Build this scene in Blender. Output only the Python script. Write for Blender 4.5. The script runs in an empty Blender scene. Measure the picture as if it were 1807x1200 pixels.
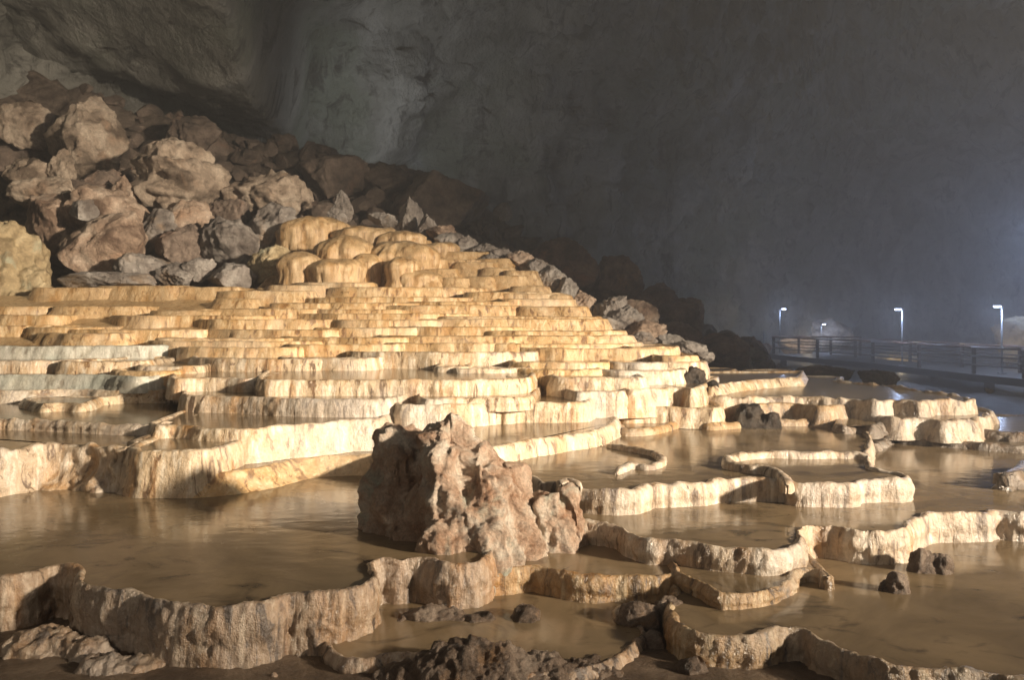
import bpy, bmesh, math, random
import numpy as np
from mathutils import Vector

random.seed(7)
RNG = np.random.default_rng(11)
SC = bpy.context.scene
COL = SC.collection

# ------------------------------------------------------------------ camera, world, lights, exposure
EYE = 1.95                      # camera height above the mud floor in front
FPX, CX, HZ = 1405.0, 903.5, 560.0
cam = bpy.data.cameras.new('camera')
cam.sensor_width = 36.0
cam.lens = 36.0 * FPX / 1807.0
cam.shift_y = -(600.0 - HZ) / 1807.0
cam.clip_start = 0.05
cam.clip_end = 400.0
camo = bpy.data.objects.new('camera', cam)
COL.objects.link(camo)
camo.location = (0, 0, EYE)
camo.rotation_euler = (math.radians(90), 0, 0)
SC.camera = camo

w = bpy.data.worlds.new('World')
SC.world = w
w.use_nodes = True
bg = w.node_tree.nodes['Background']
bg.inputs[0].default_value = (1.0, 0.92, 0.82, 1)
bg.inputs[1].default_value = 0.05


def aim(o, target):
    d = Vector(target) - o.location
    o.rotation_euler = d.to_track_quat('-Z', 'Y').to_euler()


def spot(name, loc, target, power, color, size, blend, radius):
    l = bpy.data.lights.new(name, 'SPOT')
    l.energy = power
    l.color = color
    l.spot_size = math.radians(size)
    l.spot_blend = blend
    l.shadow_soft_size = radius
    o = bpy.data.objects.new(name, l)
    COL.objects.link(o)
    o.location = loc
    aim(o, target)
    return o


# the floodlight of the show cave, on the visitors' path to the right behind the photographer
spot('flood_lamp', (25.0, -6.5, EYE + 6.4), (-4.2, 12.8, EYE + 2.6), 196000, (1.0, 0.835, 0.635), 37, 1.0, 0.8)
# weak unseen lamp added to fill the foreground shadows, left behind the camera
spot('fill_lamp', (-7.0, -5.0, EYE + 2.2), (-0.5, 8.0, EYE - 1.2), 650, (1.0, 0.84, 0.66), 95, 1.0, 0.5)
# unseen lamp added behind the rubble crest to brighten the rock wall from below
spot('wall_fill_lamp', (-4.0, 33.6, EYE + 6.4), (-6.0, 46.0, EYE + 15.0), 850, (0.96, 0.98, 1.0), 150, 1.0, 0.3)

SC.view_settings.view_transform = 'Standard'
SC.view_settings.look = 'None'
SC.view_settings.exposure = 0.0
SC.view_settings.gamma = 1.0
SC.view_settings.use_curve_mapping = False
SC.render.engine = 'CYCLES'
SC.cycles.use_denoising = True
SC.cycles.max_bounces = 6
SC.cycles.diffuse_bounces = 3
SC.cycles.glossy_bounces = 3
SC.cycles.volume_bounces = 0
SC.cycles.sample_clamp_indirect = 3.0
SC.cycles.sample_clamp_direct = 12.0
SC.cycles.caustics_reflective = False
SC.cycles.caustics_refractive = False

# ------------------------------------------------------------------ noise
_perm = np.random.default_rng(3).permutation(256)
_perm = np.concatenate([_perm, _perm, _perm])
_g = np.random.default_rng(5).normal(size=(256, 3))
_g /= np.linalg.norm(_g, axis=1)[:, None]


def pn(p):
    p = np.asarray(p, float)
    i = np.floor(p).astype(int)
    f = p - i
    i &= 255
    u = f * f * f * (f * (f * 6 - 15) + 10)
    out = 0.0
    for dx in (0, 1):
        for dy in (0, 1):
            for dz in (0, 1):
                h = _perm[_perm[_perm[(i[:, 0] + dx) & 255] + ((i[:, 1] + dy) & 255)] + ((i[:, 2] + dz) & 255)]
                g = _g[h]
                d = g[:, 0] * (f[:, 0] - dx) + g[:, 1] * (f[:, 1] - dy) + g[:, 2] * (f[:, 2] - dz)
                wx = u[:, 0] if dx else 1 - u[:, 0]
                wy = u[:, 1] if dy else 1 - u[:, 1]
                wz = u[:, 2] if dz else 1 - u[:, 2]
                out = out + d * wx * wy * wz
    return out * 1.6


def fbm(p, octv=4, gain=0.5):
    p = np.asarray(p, float)
    a, s, t = 1.0, 0.0, 0.0
    for k in range(octv):
        s = s + a * pn(p * (2.03 ** k) + 17.3 * k)
        t += a
        a *= gain
    return s / t


def ridged(p, octv=3, gain=0.55):
    p = np.asarray(p, float)
    a, s, t = 1.0, 0.0, 0.0
    for k in range(octv):
        s = s + a * (1 - np.abs(pn(p * (2.07 ** k) + 9.1 * k)) * 2)
        t += a
        a *= gain
    return s / t


# ------------------------------------------------------------------ mesh helpers
def mesh_obj(name, V, quads=None, tris=None, ngons=None, mat=None, parent=None, smooth=True, loc=None):
    V = np.asarray(V, float)
    loops, counts = [], []
    if quads is not None and len(quads):
        q = np.asarray(quads, np.int32)
        loops.append(q.ravel())
        counts.append(np.full(len(q), 4, np.int32))
    if tris is not None and len(tris):
        t = np.asarray(tris, np.int32)
        loops.append(t.ravel())
        counts.append(np.full(len(t), 3, np.int32))
    for n in ngons or []:
        loops.append(np.asarray(n, np.int32))
        counts.append(np.array([len(n)], np.int32))
    loops = np.concatenate(loops)
    counts = np.concatenate(counts)
    starts = np.concatenate([[0], np.cumsum(counts)[:-1]]).astype(np.int32)
    me = bpy.data.meshes.new(name)
    if loc is not None:
        V = V - np.asarray(loc, float)
    me.vertices.add(len(V))
    me.vertices.foreach_set('co', V.astype(np.float32).ravel())
    me.loops.add(len(loops))
    me.loops.foreach_set('vertex_index', loops)
    me.polygons.add(len(counts))
    me.polygons.foreach_set('loop_start', starts)
    me.polygons.foreach_set('loop_total', counts)
    me.polygons.foreach_set('use_smooth', np.full(len(counts), smooth))
    me.update(calc_edges=True)
    me.validate()
    if mat:
        me.materials.append(mat)
    o = bpy.data.objects.new(name, me)
    COL.objects.link(o)
    if loc is not None:
        o.location = loc
    if parent is not None:
        o.parent = parent
        if loc is None:
            o.location = -parent.location
        else:
            o.location = Vector(loc) - parent.location
    return o


def tag(o, label, cat, group=None):
    o['label'] = label
    o['category'] = cat
    if group:
        o['group'] = group
    return o


def empty(name, loc):
    o = bpy.data.objects.new(name, None)
    COL.objects.link(o)
    o.empty_display_size = 0.1
    o.location = loc
    return o


def grid_quads(r, c, closed=False):
    a = np.arange(r - 1)[:, None]
    n = c if closed else c - 1
    b = np.arange(n)[None, :]
    b2 = (b + 1) % c
    return np.stack([a * c + b, a * c + b2, (a + 1) * c + b2, (a + 1) * c + b], -1).reshape(-1, 4)


def at_z(px, py, z):
    """pixel on the level plane z (relative to the eye) -> plan position"""
    d = FPX * (-z) / (py - HZ)
    return np.array([(px - CX) / FPX * d, d])


def at_d(px, py, d):
    return np.array([(px - CX) / FPX * d, d, EYE + (HZ - py) / FPX * d])


def catmull(P, ds, closed=False):
    P = np.asarray(P, float)
    n = len(P)
    out = []
    segs = n if closed else n - 1
    for i in range(segs):
        if closed:
            p0, p1, p2, p3 = P[(i - 1) % n], P[i], P[(i + 1) % n], P[(i + 2) % n]
        else:
            p0, p1, p2, p3 = P[max(i - 1, 0)], P[i], P[i + 1], P[min(i + 2, n - 1)]
        k = max(2, int(np.linalg.norm(p2 - p1) / ds * 1.5) + 1)
        t = np.linspace(0, 1, k, endpoint=False)[:, None]
        # centripetal-like damping: tangents limited by segment length
        L = np.linalg.norm(p2 - p1)
        m1, m2 = (p2 - p0) / 2, (p3 - p1) / 2
        for m in (m1, m2):
            l = np.linalg.norm(m)
            if l > L:
                m *= L / l
        h = (2 * t ** 3 - 3 * t ** 2 + 1) * p1 + (t ** 3 - 2 * t ** 2 + t) * m1 + (-2 * t ** 3 + 3 * t ** 2) * p2 + (t ** 3 - t ** 2) * m2
        out.append(h)
    if not closed:
        out.append(P[-1:])
    Q = np.concatenate(out)
    s = np.concatenate([[0], np.cumsum(np.linalg.norm(np.diff(Q, axis=0), axis=1))])
    m = max(3, int(s[-1] / ds) + 1)
    t = np.linspace(0, s[-1], m)
    return np.stack([np.interp(t, s, Q[:, k]) for k in range(Q.shape[1])], 1)


def normals2(P, closed=True):
    if closed:
        T = np.roll(P, -1, 0) - np.roll(P, 1, 0)
    else:
        T = np.gradient(P, axis=0)
    T /= np.linalg.norm(T, axis=1)[:, None] + 1e-9
    return np.stack([T[:, 1], -T[:, 0]], 1)


# ------------------------------------------------------------------ materials
def new_mat(name):
    m = bpy.data.materials.new(name)
    m.use_nodes = True
    nt = m.node_tree
    for n in list(nt.nodes):
        nt.nodes.remove(n)
    out = nt.nodes.new('ShaderNodeOutputMaterial')
    b = nt.nodes.new('ShaderNodeBsdfPrincipled')
    nt.links.new(b.outputs[0], out.inputs[0])
    return m, nt, b


class N:
    """tiny node-graph helper"""
    def __init__(s, nt):
        s.nt = nt
        s.pos = nt.nodes.new('ShaderNodeNewGeometry').outputs['Position']

    def map(s, scale, off=(0, 0, 0), src=None):
        m = s.nt.nodes.new('ShaderNodeMapping')
        m.inputs['Scale'].default_value = scale
        m.inputs['Location'].default_value = off
        s.nt.links.new(src or s.pos, m.inputs['Vector'])
        return m.outputs[0]

    def noise(s, scale, detail=5, rough=0.55, vec=None, dist=0.0):
        n = s.nt.nodes.new('ShaderNodeTexNoise')
        n.inputs['Scale'].default_value = scale
        n.inputs['Detail'].default_value = detail
        n.inputs['Roughness'].default_value = rough
        n.inputs['Distortion'].default_value = dist
        s.nt.links.new(vec or s.pos, n.inputs['Vector'])
        return n.outputs['Fac']

    def voronoi(s, scale, vec=None, feature='DISTANCE_TO_EDGE'):
        n = s.nt.nodes.new('ShaderNodeTexVoronoi')
        n.feature = feature
        n.inputs['Scale'].default_value = scale
        s.nt.links.new(vec or s.pos, n.inputs['Vector'])
        return n.outputs['Distance']

    def ramp(s, fac, stops):
        r = s.nt.nodes.new('ShaderNodeValToRGB')
        e = r.color_ramp.elements
        while len(e) < len(stops):
            e.new(0.5)
        for k, (p, c) in enumerate(stops):
            e[k].position = p
            e[k].color = (c[0], c[1], c[2], 1) if not np.isscalar(c) else (c, c, c, 1)
        s.nt.links.new(fac, r.inputs[0])
        return r.outputs[0]

    def mix(s, fac, a, b, blend='MIX'):
        m = s.nt.nodes.new('ShaderNodeMix')
        m.data_type = 'RGBA'
        m.blend_type = blend
        for sock, v in ((m.inputs[0], fac), (m.inputs[6], a), (m.inputs[7], b)):
            if isinstance(v, bpy.types.NodeSocket):
                s.nt.links.new(v, sock)
            elif np.isscalar(v):
                sock.default_value = v
            else:
                sock.default_value = (v[0], v[1], v[2], 1)
        return m.outputs[2]

    def math(s, op, a, b=0.0):
        m = s.nt.nodes.new('ShaderNodeMath')
        m.operation = op
        for sock, v in ((m.inputs[0], a), (m.inputs[1], b)):
            if isinstance(v, bpy.types.NodeSocket):
                s.nt.links.new(v, sock)
            else:
                sock.default_value = v
        return m.outputs[0]

    def bump(s, h, strength, dist, prev=None):
        b = s.nt.nodes.new('ShaderNodeBump')
        b.inputs['Strength'].default_value = strength
        b.inputs['Distance'].default_value = dist
        s.nt.links.new(h, b.inputs['Height'])
        if prev is not None:
            s.nt.links.new(prev, b.inputs['Normal'])
        return b.outputs[0]


def travertine(name, pale, base, dark, orange, grey, streak=1.0, wet=0.5, fine=1.0, patch=0.5, sc=1.0):
    m, nt, b = new_mat(name)
    n = N(nt)
    st = n.noise(1.0, 6, 0.62, n.map((11 * sc, 11 * sc, 1.3 * sc)), 0.6)
    col = n.ramp(st, [(0.38, dark), (0.46, base), (0.52, base), (0.61, pale)])
    st2 = n.noise(1.0, 5, 0.6, n.map((5 * sc, 5 * sc, 0.6 * sc), (7, 3, 1)), 0.4)
    col = n.mix(n.math('MULTIPLY', n.ramp(st2, [(0.5, 0.0), (0.68, 1.0)]), 0.55 * streak), col, orange)
    pt = n.noise(0.75, 5, 0.6, None, 0.5)
    col = n.mix(n.math('MULTIPLY', n.ramp(pt, [(0.48, 0.0), (0.66, 1.0)]), patch), col, grey)
    fn = n.noise(38 * sc, 6, 0.65)
    col = n.mix(0.5, col, n.ramp(fn, [(0.3, 0.55), (0.7, 1.25)]), 'MULTIPLY')
    nt.links.new(col, b.inputs['Base Color'])
    rg = n.noise(6.0 * sc, 5, 0.6)
    nt.links.new(n.ramp(rg, [(0.35, 0.62 - 0.42 * wet), (0.7, 0.85 - 0.35 * wet)]), b.inputs['Roughness'])
    b.inputs['Specular IOR Level'].default_value = 0.5
    b.inputs['Coat Weight'].default_value = 0.9 * wet
    b.inputs['Coat Roughness'].default_value = 0.22
    b.inputs['Coat IOR'].default_value = 1.6
    rib = n.noise(1.0, 5, 0.65, n.map((26 * sc, 26 * sc, 3.2 * sc)))
    nb = n.bump(rib, 0.38 * fine, 0.03)
    nb = n.bump(n.noise(34 * sc, 5, 0.7), 0.6 * fine, 0.016, nb)
    nb2 = n.bump(n.noise(30 * sc, 3, 0.6), 1.0, 0.03, nb)
    nt.links.new(nb, b.inputs['Normal'])
    nt.links.new(nb2, b.inputs['Coat Normal'])
    return m


def rockmat(name, a, bcol, c, d=None, rough=0.8, bs=1.0, sc=1.0, dscale=1.3, dlo=0.58):
    m, nt, b = new_mat(name)
    n = N(nt)
    f = n.noise(1.6 * sc, 8, 0.65, None, 0.4)
    col = n.ramp(f, [(0.38, a), (0.5, bcol), (0.62, c)])
    if d is not None:
        f2 = n.noise(dscale * sc, 5, 0.6, n.map((1, 1, 1), (4, 8, 2)), 0.6)
        col = n.mix(n.ramp(f2, [(dlo, 0.0), (dlo + 0.1, 0.85)]), col, d)
    fn = n.noise(22 * sc, 8, 0.7)
    col = n.mix(0.6, col, n.ramp(fn, [(0.3, 0.45), (0.7, 1.3)]), 'MULTIPLY')
    nt.links.new(col, b.inputs['Base Color'])
    b.inputs['Roughness'].default_value = rough
    nb = n.bump(n.noise(3.2 * sc, 10, 0.7, None, 0.4), 0.9 * bs, 0.16)
    nb = n.bump(n.noise(40 * sc, 6, 0.7), 0.6 * bs, 0.02, nb)
    nt.links.new(nb, b.inputs['Normal'])
    return m


def watermat(name, a, bcol, dark, rough=0.05, ripple=0.25):
    """shallow murky water: the silt seen through it, under a smooth reflecting surface"""
    m, nt, b = new_mat(name)
    n = N(nt)
    f = n.noise(0.9, 7, 0.62, None, 1.2)
    col = n.ramp(f, [(0.30, a), (0.50, bcol), (0.68, tuple(min(1, c * 1.35) for c in bcol))])
    f2 = n.noise(1.7, 6, 0.6, n.map((1, 1.5, 1), (3, 5, 0)), 1.6)
    col = n.mix(n.ramp(f2, [(0.54, 0.0), (0.68, 0.75)]), col, dark)
    f3 = n.noise(6.0, 5, 0.7, n.map((1, 1.8, 1), (1, 2, 0)), 0.8)
    col = n.mix(n.ramp(f3, [(0.66, 0.0), (0.72, 0.6)]), col, dark)
    nt.links.new(col, b.inputs['Base Color'])
    b.inputs['Roughness'].default_value = rough
    b.inputs['IOR'].default_value = 1.33
    b.inputs['Specular IOR Level'].default_value = 0.75
    nb = n.bump(n.noise(1.0, 3, 0.5, n.map((5, 9, 5))), ripple, 0.012)
    nt.links.new(nb, b.inputs['Normal'])
    return m


M = {}
# sunless hill steps: warm ochre cream
M['hill'] = travertine('travertine_ochre', (.74, .57, .35), (.58, .385, .185), (.22, .115, .045), (.48, .25, .08), (.64, .54, .41), 1.3, 0.75, 0.9, 0.45)
M['mid'] = travertine('travertine_cream', (.76, .66, .52), (.58, .445, .29), (.17, .10, .05), (.46, .24, .08), (.58, .55, .51), 1.5, 0.9, 1.1, 0.6)
M['low'] = travertine('travertine_wet', (.70, .61, .50), (.50, .39, .275), (.14, .09, .055), (.45, .24, .08), (.47, .44, .41), 1.2, 0.9, 1.2, 0.6)
M['dam'] = travertine('travertine_brown', (.54, .43, .32), (.34, .235, .15), (.06, .037, .023), (.38, .19, .065), (.40, .36, .325), 1.3, 1.0, 1.4, 0.6)
M['dam_dark'] = travertine('travertine_dark', (.36, .31, .26), (.17, .125, .085), (.04, .028, .02), (.24, .13, .05), (.28, .26, .24), 1.2, 1.0, 1.6, 0.5)
M['dam_orange'] = travertine('travertine_rusty', (.56, .43, .27), (.38, .24, .11), (.09, .055, .03), (.42, .20, .045), (.38, .34, .30), 1.4, 0.9, 1.5, 0.5)
M['grey'] = travertine('travertine_greygreen', (.62, .60, .53), (.47, .455, .39), (.28, .25, .20), (.45, .38, .25), (.43, .47, .42), 0.5, 0.7, 0.8, 0.8)
M['dome'] = travertine('flowstone', (.68, .50, .29), (.55, .37, .185), (.30, .17, .07), (.46, .25, .08), (.56, .43, .28), 1.3, 0.85, 1.4, 0.35)
M['water'] = watermat('pool_water', (.125, .09, .05), (.205, .15, .088), (.055, .04, .026), 0.13, 0.22)
M['water_dark'] = watermat('pool_water_deep', (.13, .105, .07), (.19, .15, .10), (.05, .042, .032), 0.17, 0.3)
M['mud'] = rockmat('wet_mud', (.09, .06, .04), (.15, .105, .07), (.22, .16, .11), None, 0.35, 0.7, 1.6)
M['rock'] = rockmat('rock_pink', (.44, .25, .15), (.70, .51, .375), (.88, .77, .64), (.56, .60, .50), 0.38, 1.1, 2.2, 1.0, 0.59)
M['rock_fg'] = rockmat('rock_greybrown', (.11, .075, .05), (.29, .21, .155), (.45, .355, .28), (.40, .235, .12), 0.35, 1.2, 2.4)
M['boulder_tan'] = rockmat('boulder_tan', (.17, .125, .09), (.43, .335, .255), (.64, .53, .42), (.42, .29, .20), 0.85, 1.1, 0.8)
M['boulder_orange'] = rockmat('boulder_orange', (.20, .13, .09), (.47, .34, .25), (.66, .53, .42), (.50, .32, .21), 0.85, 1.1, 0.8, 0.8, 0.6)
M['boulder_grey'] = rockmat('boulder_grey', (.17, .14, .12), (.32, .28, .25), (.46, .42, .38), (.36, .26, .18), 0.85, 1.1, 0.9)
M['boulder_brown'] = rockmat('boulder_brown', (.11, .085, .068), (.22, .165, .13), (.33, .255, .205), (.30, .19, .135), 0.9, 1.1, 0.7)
M['yellow'] = rockmat('flowstone_yellow', (.27, .20, .11), (.46, .355, .205), (.60, .49, .31), (.42, .43, .32), 0.6, 0.8, 0.9)
M['rubble'] = rockmat('rubble_ground', (.09, .066, .05), (.19, .145, .112), (.31, .24, .19), None, 0.9, 1.2, 0.8)
def wallmat():
    m, nt, b = new_mat('cave_limestone')
    n = N(nt)
    st = n.map((1, 1, 0.55))
    f = n.noise(0.32, 9, 0.66, st, 0.6)
    col = n.ramp(f, [(0.32, (.12, .12, .10)), (0.5, (.30, .295, .265)), (0.68, (.47, .46, .42))])
    g = n.noise(0.14, 4, 0.6, n.map((1, 1, 1), (3, 1, 8)))
    col = n.mix(n.ramp(g, [(0.5, 0.0), (0.62, 0.7)]), col, (.22, .25, .19))
    g2 = n.noise(0.9, 8, 0.7, n.map((1, 1, 0.4), (1, 7, 2)), 1.2)
    col = n.mix(n.ramp(g2, [(0.38, 0.75), (0.46, 0.0)]), col, (.07, .065, .06))  # dark crevice shade painted into the rock colour by noise
    nt.links.new(col, b.inputs['Base Color'])
    b.inputs['Roughness'].default_value = 0.9
    nb = n.bump(n.noise(0.5, 10, 0.64, st), 0.9, 1.5)
    nt.links.new(nb, b.inputs['Normal'])
    return m


M['wall'] = wallmat()
M['dark_rock'] = rockmat('dark_wet_rock', (.035, .027, .02), (.08, .06, .045), (.14, .11, .08), None, 0.3, 1.2, 3.0)
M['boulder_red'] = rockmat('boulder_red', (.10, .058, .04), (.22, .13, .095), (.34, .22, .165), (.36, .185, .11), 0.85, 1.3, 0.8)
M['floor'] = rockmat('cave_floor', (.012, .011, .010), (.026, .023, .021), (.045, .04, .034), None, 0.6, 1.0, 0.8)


def plain(name, color, rough=0.5, metal=0.0, nscale=14):
    m, nt, b = new_mat(name)
    n = N(nt)
    col = n.mix(0.6, color, n.ramp(n.noise(nscale, 5), [(0.3, 0.6), (0.7, 1.2)]), 'MULTIPLY')
    nt.links.new(col, b.inputs['Base Color'])
    b.inputs['Roughness'].default_value = rough
    b.inputs['Metallic'].default_value = metal
    return m


M['post'] = plain('dark_wood', (.075, .052, .04), 0.6)
M['rail'] = plain('worn_handrail', (.22, .13, .10), 0.3)
M['deck'] = plain('concrete_deck', (.05, .045, .04), 0.55)
M['pole'] = plain('galvanised_pole', (.42, .44, .46), 0.4, 0.6)
m_, nt_, b_ = new_mat('lamp_glass')
b_.inputs['Base Color'].default_value = (.8, .85, 1, 1)
b_.inputs['Emission Color'].default_value = (0.62, 0.72, 1.0, 1)
b_.inputs['Emission Strength'].default_value = 800
M['lamp'] = m_

# ------------------------------------------------------------------ builders: rimstone, ribbons, domes, rocks
def basin(name, label, cat, z, front, back, zb, mat, thick=0.08, flare=0.06, amp=0.02, lip=0.02,
          water='water', rim=0.012, scallop=0.03, group=None, rfreq=9.0, fine=0.007, sfreq=1.6, lump=0.0, cusp=True):
    """a rimstone pool: a dam wall of fluted flowstone round a sheet of water.
    z, zb are heights relative to the eye; front is the plan line of the dam's outer edge, back closes it."""
    front = np.asarray(front, float)
    dm = max(3.5, float(np.mean(front[:, 1])))
    ds = 0.0030 * dm
    A = catmull(front, ds)
    pts = [A]
    if len(back):
        Bk = np.vstack([A[-1:], np.asarray(back, float), A[:1]])
        # straight coarse back
        seg = []
        for i in range(len(Bk) - 1):
            L = np.linalg.norm(Bk[i + 1] - Bk[i])
            k = max(2, int(L / (ds * 8)))
            t = np.linspace(0, 1, k, endpoint=False)[:, None]
            seg.append(Bk[i] * (1 - t) + Bk[i + 1] * t)
        pts.append(np.concatenate(seg)[1:])
    P = np.concatenate(pts)
    n = len(P)
    nA = len(A)
    Nn = normals2(P)
    # scalloped plan outline
    q = np.column_stack([P * sfreq, np.full(n, z * 7 + len(label))])
    wgt = np.zeros(n)
    wgt[:nA] = np.minimum(1, np.minimum(np.arange(nA), np.arange(nA)[::-1]) / 6.0)
    sc = ((np.abs(fbm(q, 3)) * 2 - 0.5) if cusp else fbm(q, 3) * 1.3) * scallop * wgt
    P = P + Nn * sc[:, None]
    Nn = normals2(P)
    for _ in range(3):
        Nn = (np.roll(Nn, 1, 0) + Nn * 2 + np.roll(Nn, -1, 0)) / 4
    Nn /= np.linalg.norm(Nn, axis=1)[:, None] + 1e-9
    h = z - zb
    nr = int(np.clip(h / (ds * 1.3), 5, 26))
    prof = [(-thick * 1.05, -0.10), (-thick * 0.95, -0.045), (-thick * 0.8, -lip * 0.6), (-thick * 0.55, 0.0), (-thick * 0.3, 0.004), (-thick * 0.1, -0.004), (0.004, -0.016)]
    for k in range(1, nr + 1):
        t = k / nr
        o = 0.018 * math.sin(min(1, t * 1.6) * math.pi) + flare * t ** 1.4
        prof.append((o, -0.016 - (h - 0.016) * t))
    rimz = fbm(np.column_stack([P * 4.5, np.full(n, 3.3)]), 3) * rim * 2.0
    tv = np.clip(1 + 1.1 * fbm(np.column_stack([P * 2.3, np.full(n, 8.1)]), 3), 0.55, 1.9)
    rows = []
    for k, (o, dz) in enumerate(prof):
        XY = P + Nn * (o * (tv if o < -0.001 else 1.0) * np.ones(n))[:, None]
        Z = np.full(n, EYE + z + dz)
        if k >= 2:
            Z = Z + rimz * max(0.0, 1 - max(0, -dz) / max(h, 0.05))
        if k in (2, 3):
            XY = XY + Nn * (fine * 1.5 * fbm(np.column_stack([XY * 14, Z * 9]), 3))[:, None] * 2
            Z = Z + fine * 1.6 * fbm(np.column_stack([XY * 24, Z]), 3)
        if k >= 4:
            t = min(1.0, max(0.0, (-dz) / max(0.05, min(h, 0.12))))
            pw = np.column_stack([XY * rfreq, Z * rfreq * 0.16])
            pw = pw + 0.35 * fbm(np.column_stack([XY * 5, Z * 5]), 2)[:, None]
            mod = np.clip(0.55 + 1.5 * fbm(np.column_stack([XY * 1.7 + 5, Z * 1.2]), 2), 0.12, 1.5)
            d = amp * mod * (ridged(pw, 3) - 0.35) * (0.25 + 0.75 * t)
            d += fine * (fbm(np.column_stack([XY * 30, Z * 20]), 3) * 2 + fbm(np.column_stack([XY * 13, Z * 11]), 2) * 2)
            if lump:
                d += lump * fbm(np.column_stack([XY * 3.1, Z * 3.1]), 3) * 2 * t
            XY = XY + Nn * d[:, None]
        rows.append(np.column_stack([XY, Z]))
    V = np.concatenate(rows)
    Q = grid_quads(len(prof), n, True)
    base = np.array([front[:, 0].mean(), front[:, 1].mean(), EYE + zb])
    if water:
        root = empty(name, base)
        mesh_obj('rim_wall', V, quads=Q[:, ::-1], mat=M[mat], parent=root)
        wp = P - Nn * (thick * 0.7 * tv)[:, None]
        WV = np.column_stack([wp, np.full(n, EYE + z - lip)])
        mesh_obj('water', WV, ngons=[list(range(n))], mat=M[water], parent=root, smooth=False)
    else:
        root = mesh_obj(name, V, quads=Q[:, ::-1], ngons=[list(range(n))], mat=M[mat], loc=base)
    tag(root, label, cat, group)
    return root


def px_line(pts, z):
    return np.array([at_z(x, y, z) for x, y in pts])


def ribbon(name, label, pts, z, zb, thick, mat, amp=0.015, group=None, taper=0.12):
    """a free-standing low rimstone dam with water on both sides"""
    P = catmull(px_line(pts, z), 0.02)
    n = len(P)
    Nn = normals2(P, False)
    for _ in range(4):
        Nn[1:-1] = (Nn[:-2] + 2 * Nn[1:-1] + Nn[2:]) / 4
    s = np.concatenate([[0], np.cumsum(np.linalg.norm(np.diff(P, axis=0), axis=1))])
    e = np.clip(np.minimum(s, s[-1] - s) / taper, 0.02, 1) ** 0.5
    h = (z - zb)
    hz = h * (0.85 + 0.3 * fbm(np.column_stack([P * 5, np.zeros(n)]), 3)) * (0.55 + 0.45 * e)
    wd = thick * (1 + 0.5 * fbm(np.column_stack([P * 4, np.ones(n) * 5]), 3)) * e
    rows = []
    prof = [(-1.05, -0.4), (-1.0, 0.0), (-0.92, 0.45), (-0.75, 0.85), (-0.35, 1.0), (0.35, 0.99), (0.75, 0.85), (0.95, 0.45), (1.05, 0.0), (1.1, -0.4)]
    for o, t in prof:
        XY = P + Nn * (o * wd)[:, None]
        Z = EYE + zb + hz * t
        pw = np.column_stack([XY * 14, Z * 4])
        d = amp * (ridged(pw, 3) - 0.4)
        XY = XY + Nn * (np.sign(o) * d)[:, None]
        Z = Z + amp * 0.5 * fbm(pw * 1.3, 2) * (t > 0.5)
        rows.append(np.column_stack([XY, Z]))
    V = np.concatenate(rows)
    c = len(prof)
    base = np.array([P[:, 0].mean(), P[:, 1].mean(), EYE + zb])
    o = mesh_obj(name, V, quads=grid_quads(c, n), ngons=[[k * n for k in range(c)][::-1], [k * n + n - 1 for k in range(c)]], mat=M[mat], loc=base)
    # normals outward
    return tag(o, label, 'rimstone dam', group)


def dome(name, label, x0, x1, yt, yb, d, mat, depth=0.8, skirt=0.55, amp=0.035, seed=0, group=None, cat='flowstone dome', flat=2.4, lean=0.0):
    """a rounded bell of flowstone with drip flutes on its skirt"""
    W = (x1 - x0) / 2 / FPX * d
    cx = ((x0 + x1) / 2 - CX) / FPX * d
    zt = EYE + (HZ - yt) / FPX * d
    zb = EYE + (HZ - yb) / FPX * d
    H = zt - zb
    zb -= 0.25
    nc = int(np.clip(2 * math.pi * W / (0.0032 * d), 48, 140))
    nr = 26
    a = np.linspace(0, 2 * math.pi, nc, endpoint=False)
    ca, sa = np.cos(a), np.sin(a)
    rr = (np.abs(ca) ** flat + np.abs(sa) ** flat) ** (-1 / flat)
    rows = []
    cy = d + W * depth
    for k in range(nr):
        t = k / (nr - 1)
        if t < skirt:
            u = t / skirt
            th = u * math.pi / 2
            r = math.sin(th) ** 0.8
            zz = zt - (H * 0.5) * (1 - math.cos(th))
        else:
            u = (t - skirt) / (1 - skirt)
            r = 1.0 + 0.10 * u - 0.06 * math.sin(u * math.pi)
            zz = zt - H * 0.5 - (H * 0.5 + 0.25) * u
        X = cx + W * rr * ca * r + lean * (zt - zz)
        Y = cy + W * depth * rr * sa * r
        Z = np.full(nc, zz)
        p3 = np.column_stack([X * 1.5 + seed, Y * 1.5, Z * 1.2])
        lob = fbm(p3, 4, 0.55) * 0.34 * W
        fl = amp * (ridged(np.column_stack([ca * W * 7 + seed, sa * W * 7, Z * 0.6]), 4, 0.6) - 0.4) * min(1, max(0, (t - skirt * 0.35) / skirt) * 1.2)
        rad = (lob * r + fl)
        X = X + ca * rad
        Y = Y + sa * rad
        Z = Z + fbm(np.column_stack([X * 1.4 + seed, Y * 1.4, Z]), 4) * 0.16 * (1 - t)
        rows.append(np.column_stack([X, Y, Z]))
    V = np.concatenate(rows)
    o = mesh_obj(name, V, quads=grid_quads(nr, nc, True)[:, ::-1], mat=M[mat], loc=(cx, cy, zb))
    return tag(o, label, cat, group)


_ICO = {}


def ico(sub):
    if sub not in _ICO:
        bm = bmesh.new()
        bmesh.ops.create_icosphere(bm, subdivisions=sub, radius=1)
        V = np.array([v.co[:] for v in bm.verts])
        F = np.array([[v.index for v in f.verts] for f in bm.faces])
        bm.free()
        _ICO[sub] = (V, F)
    return _ICO[sub]


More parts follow.
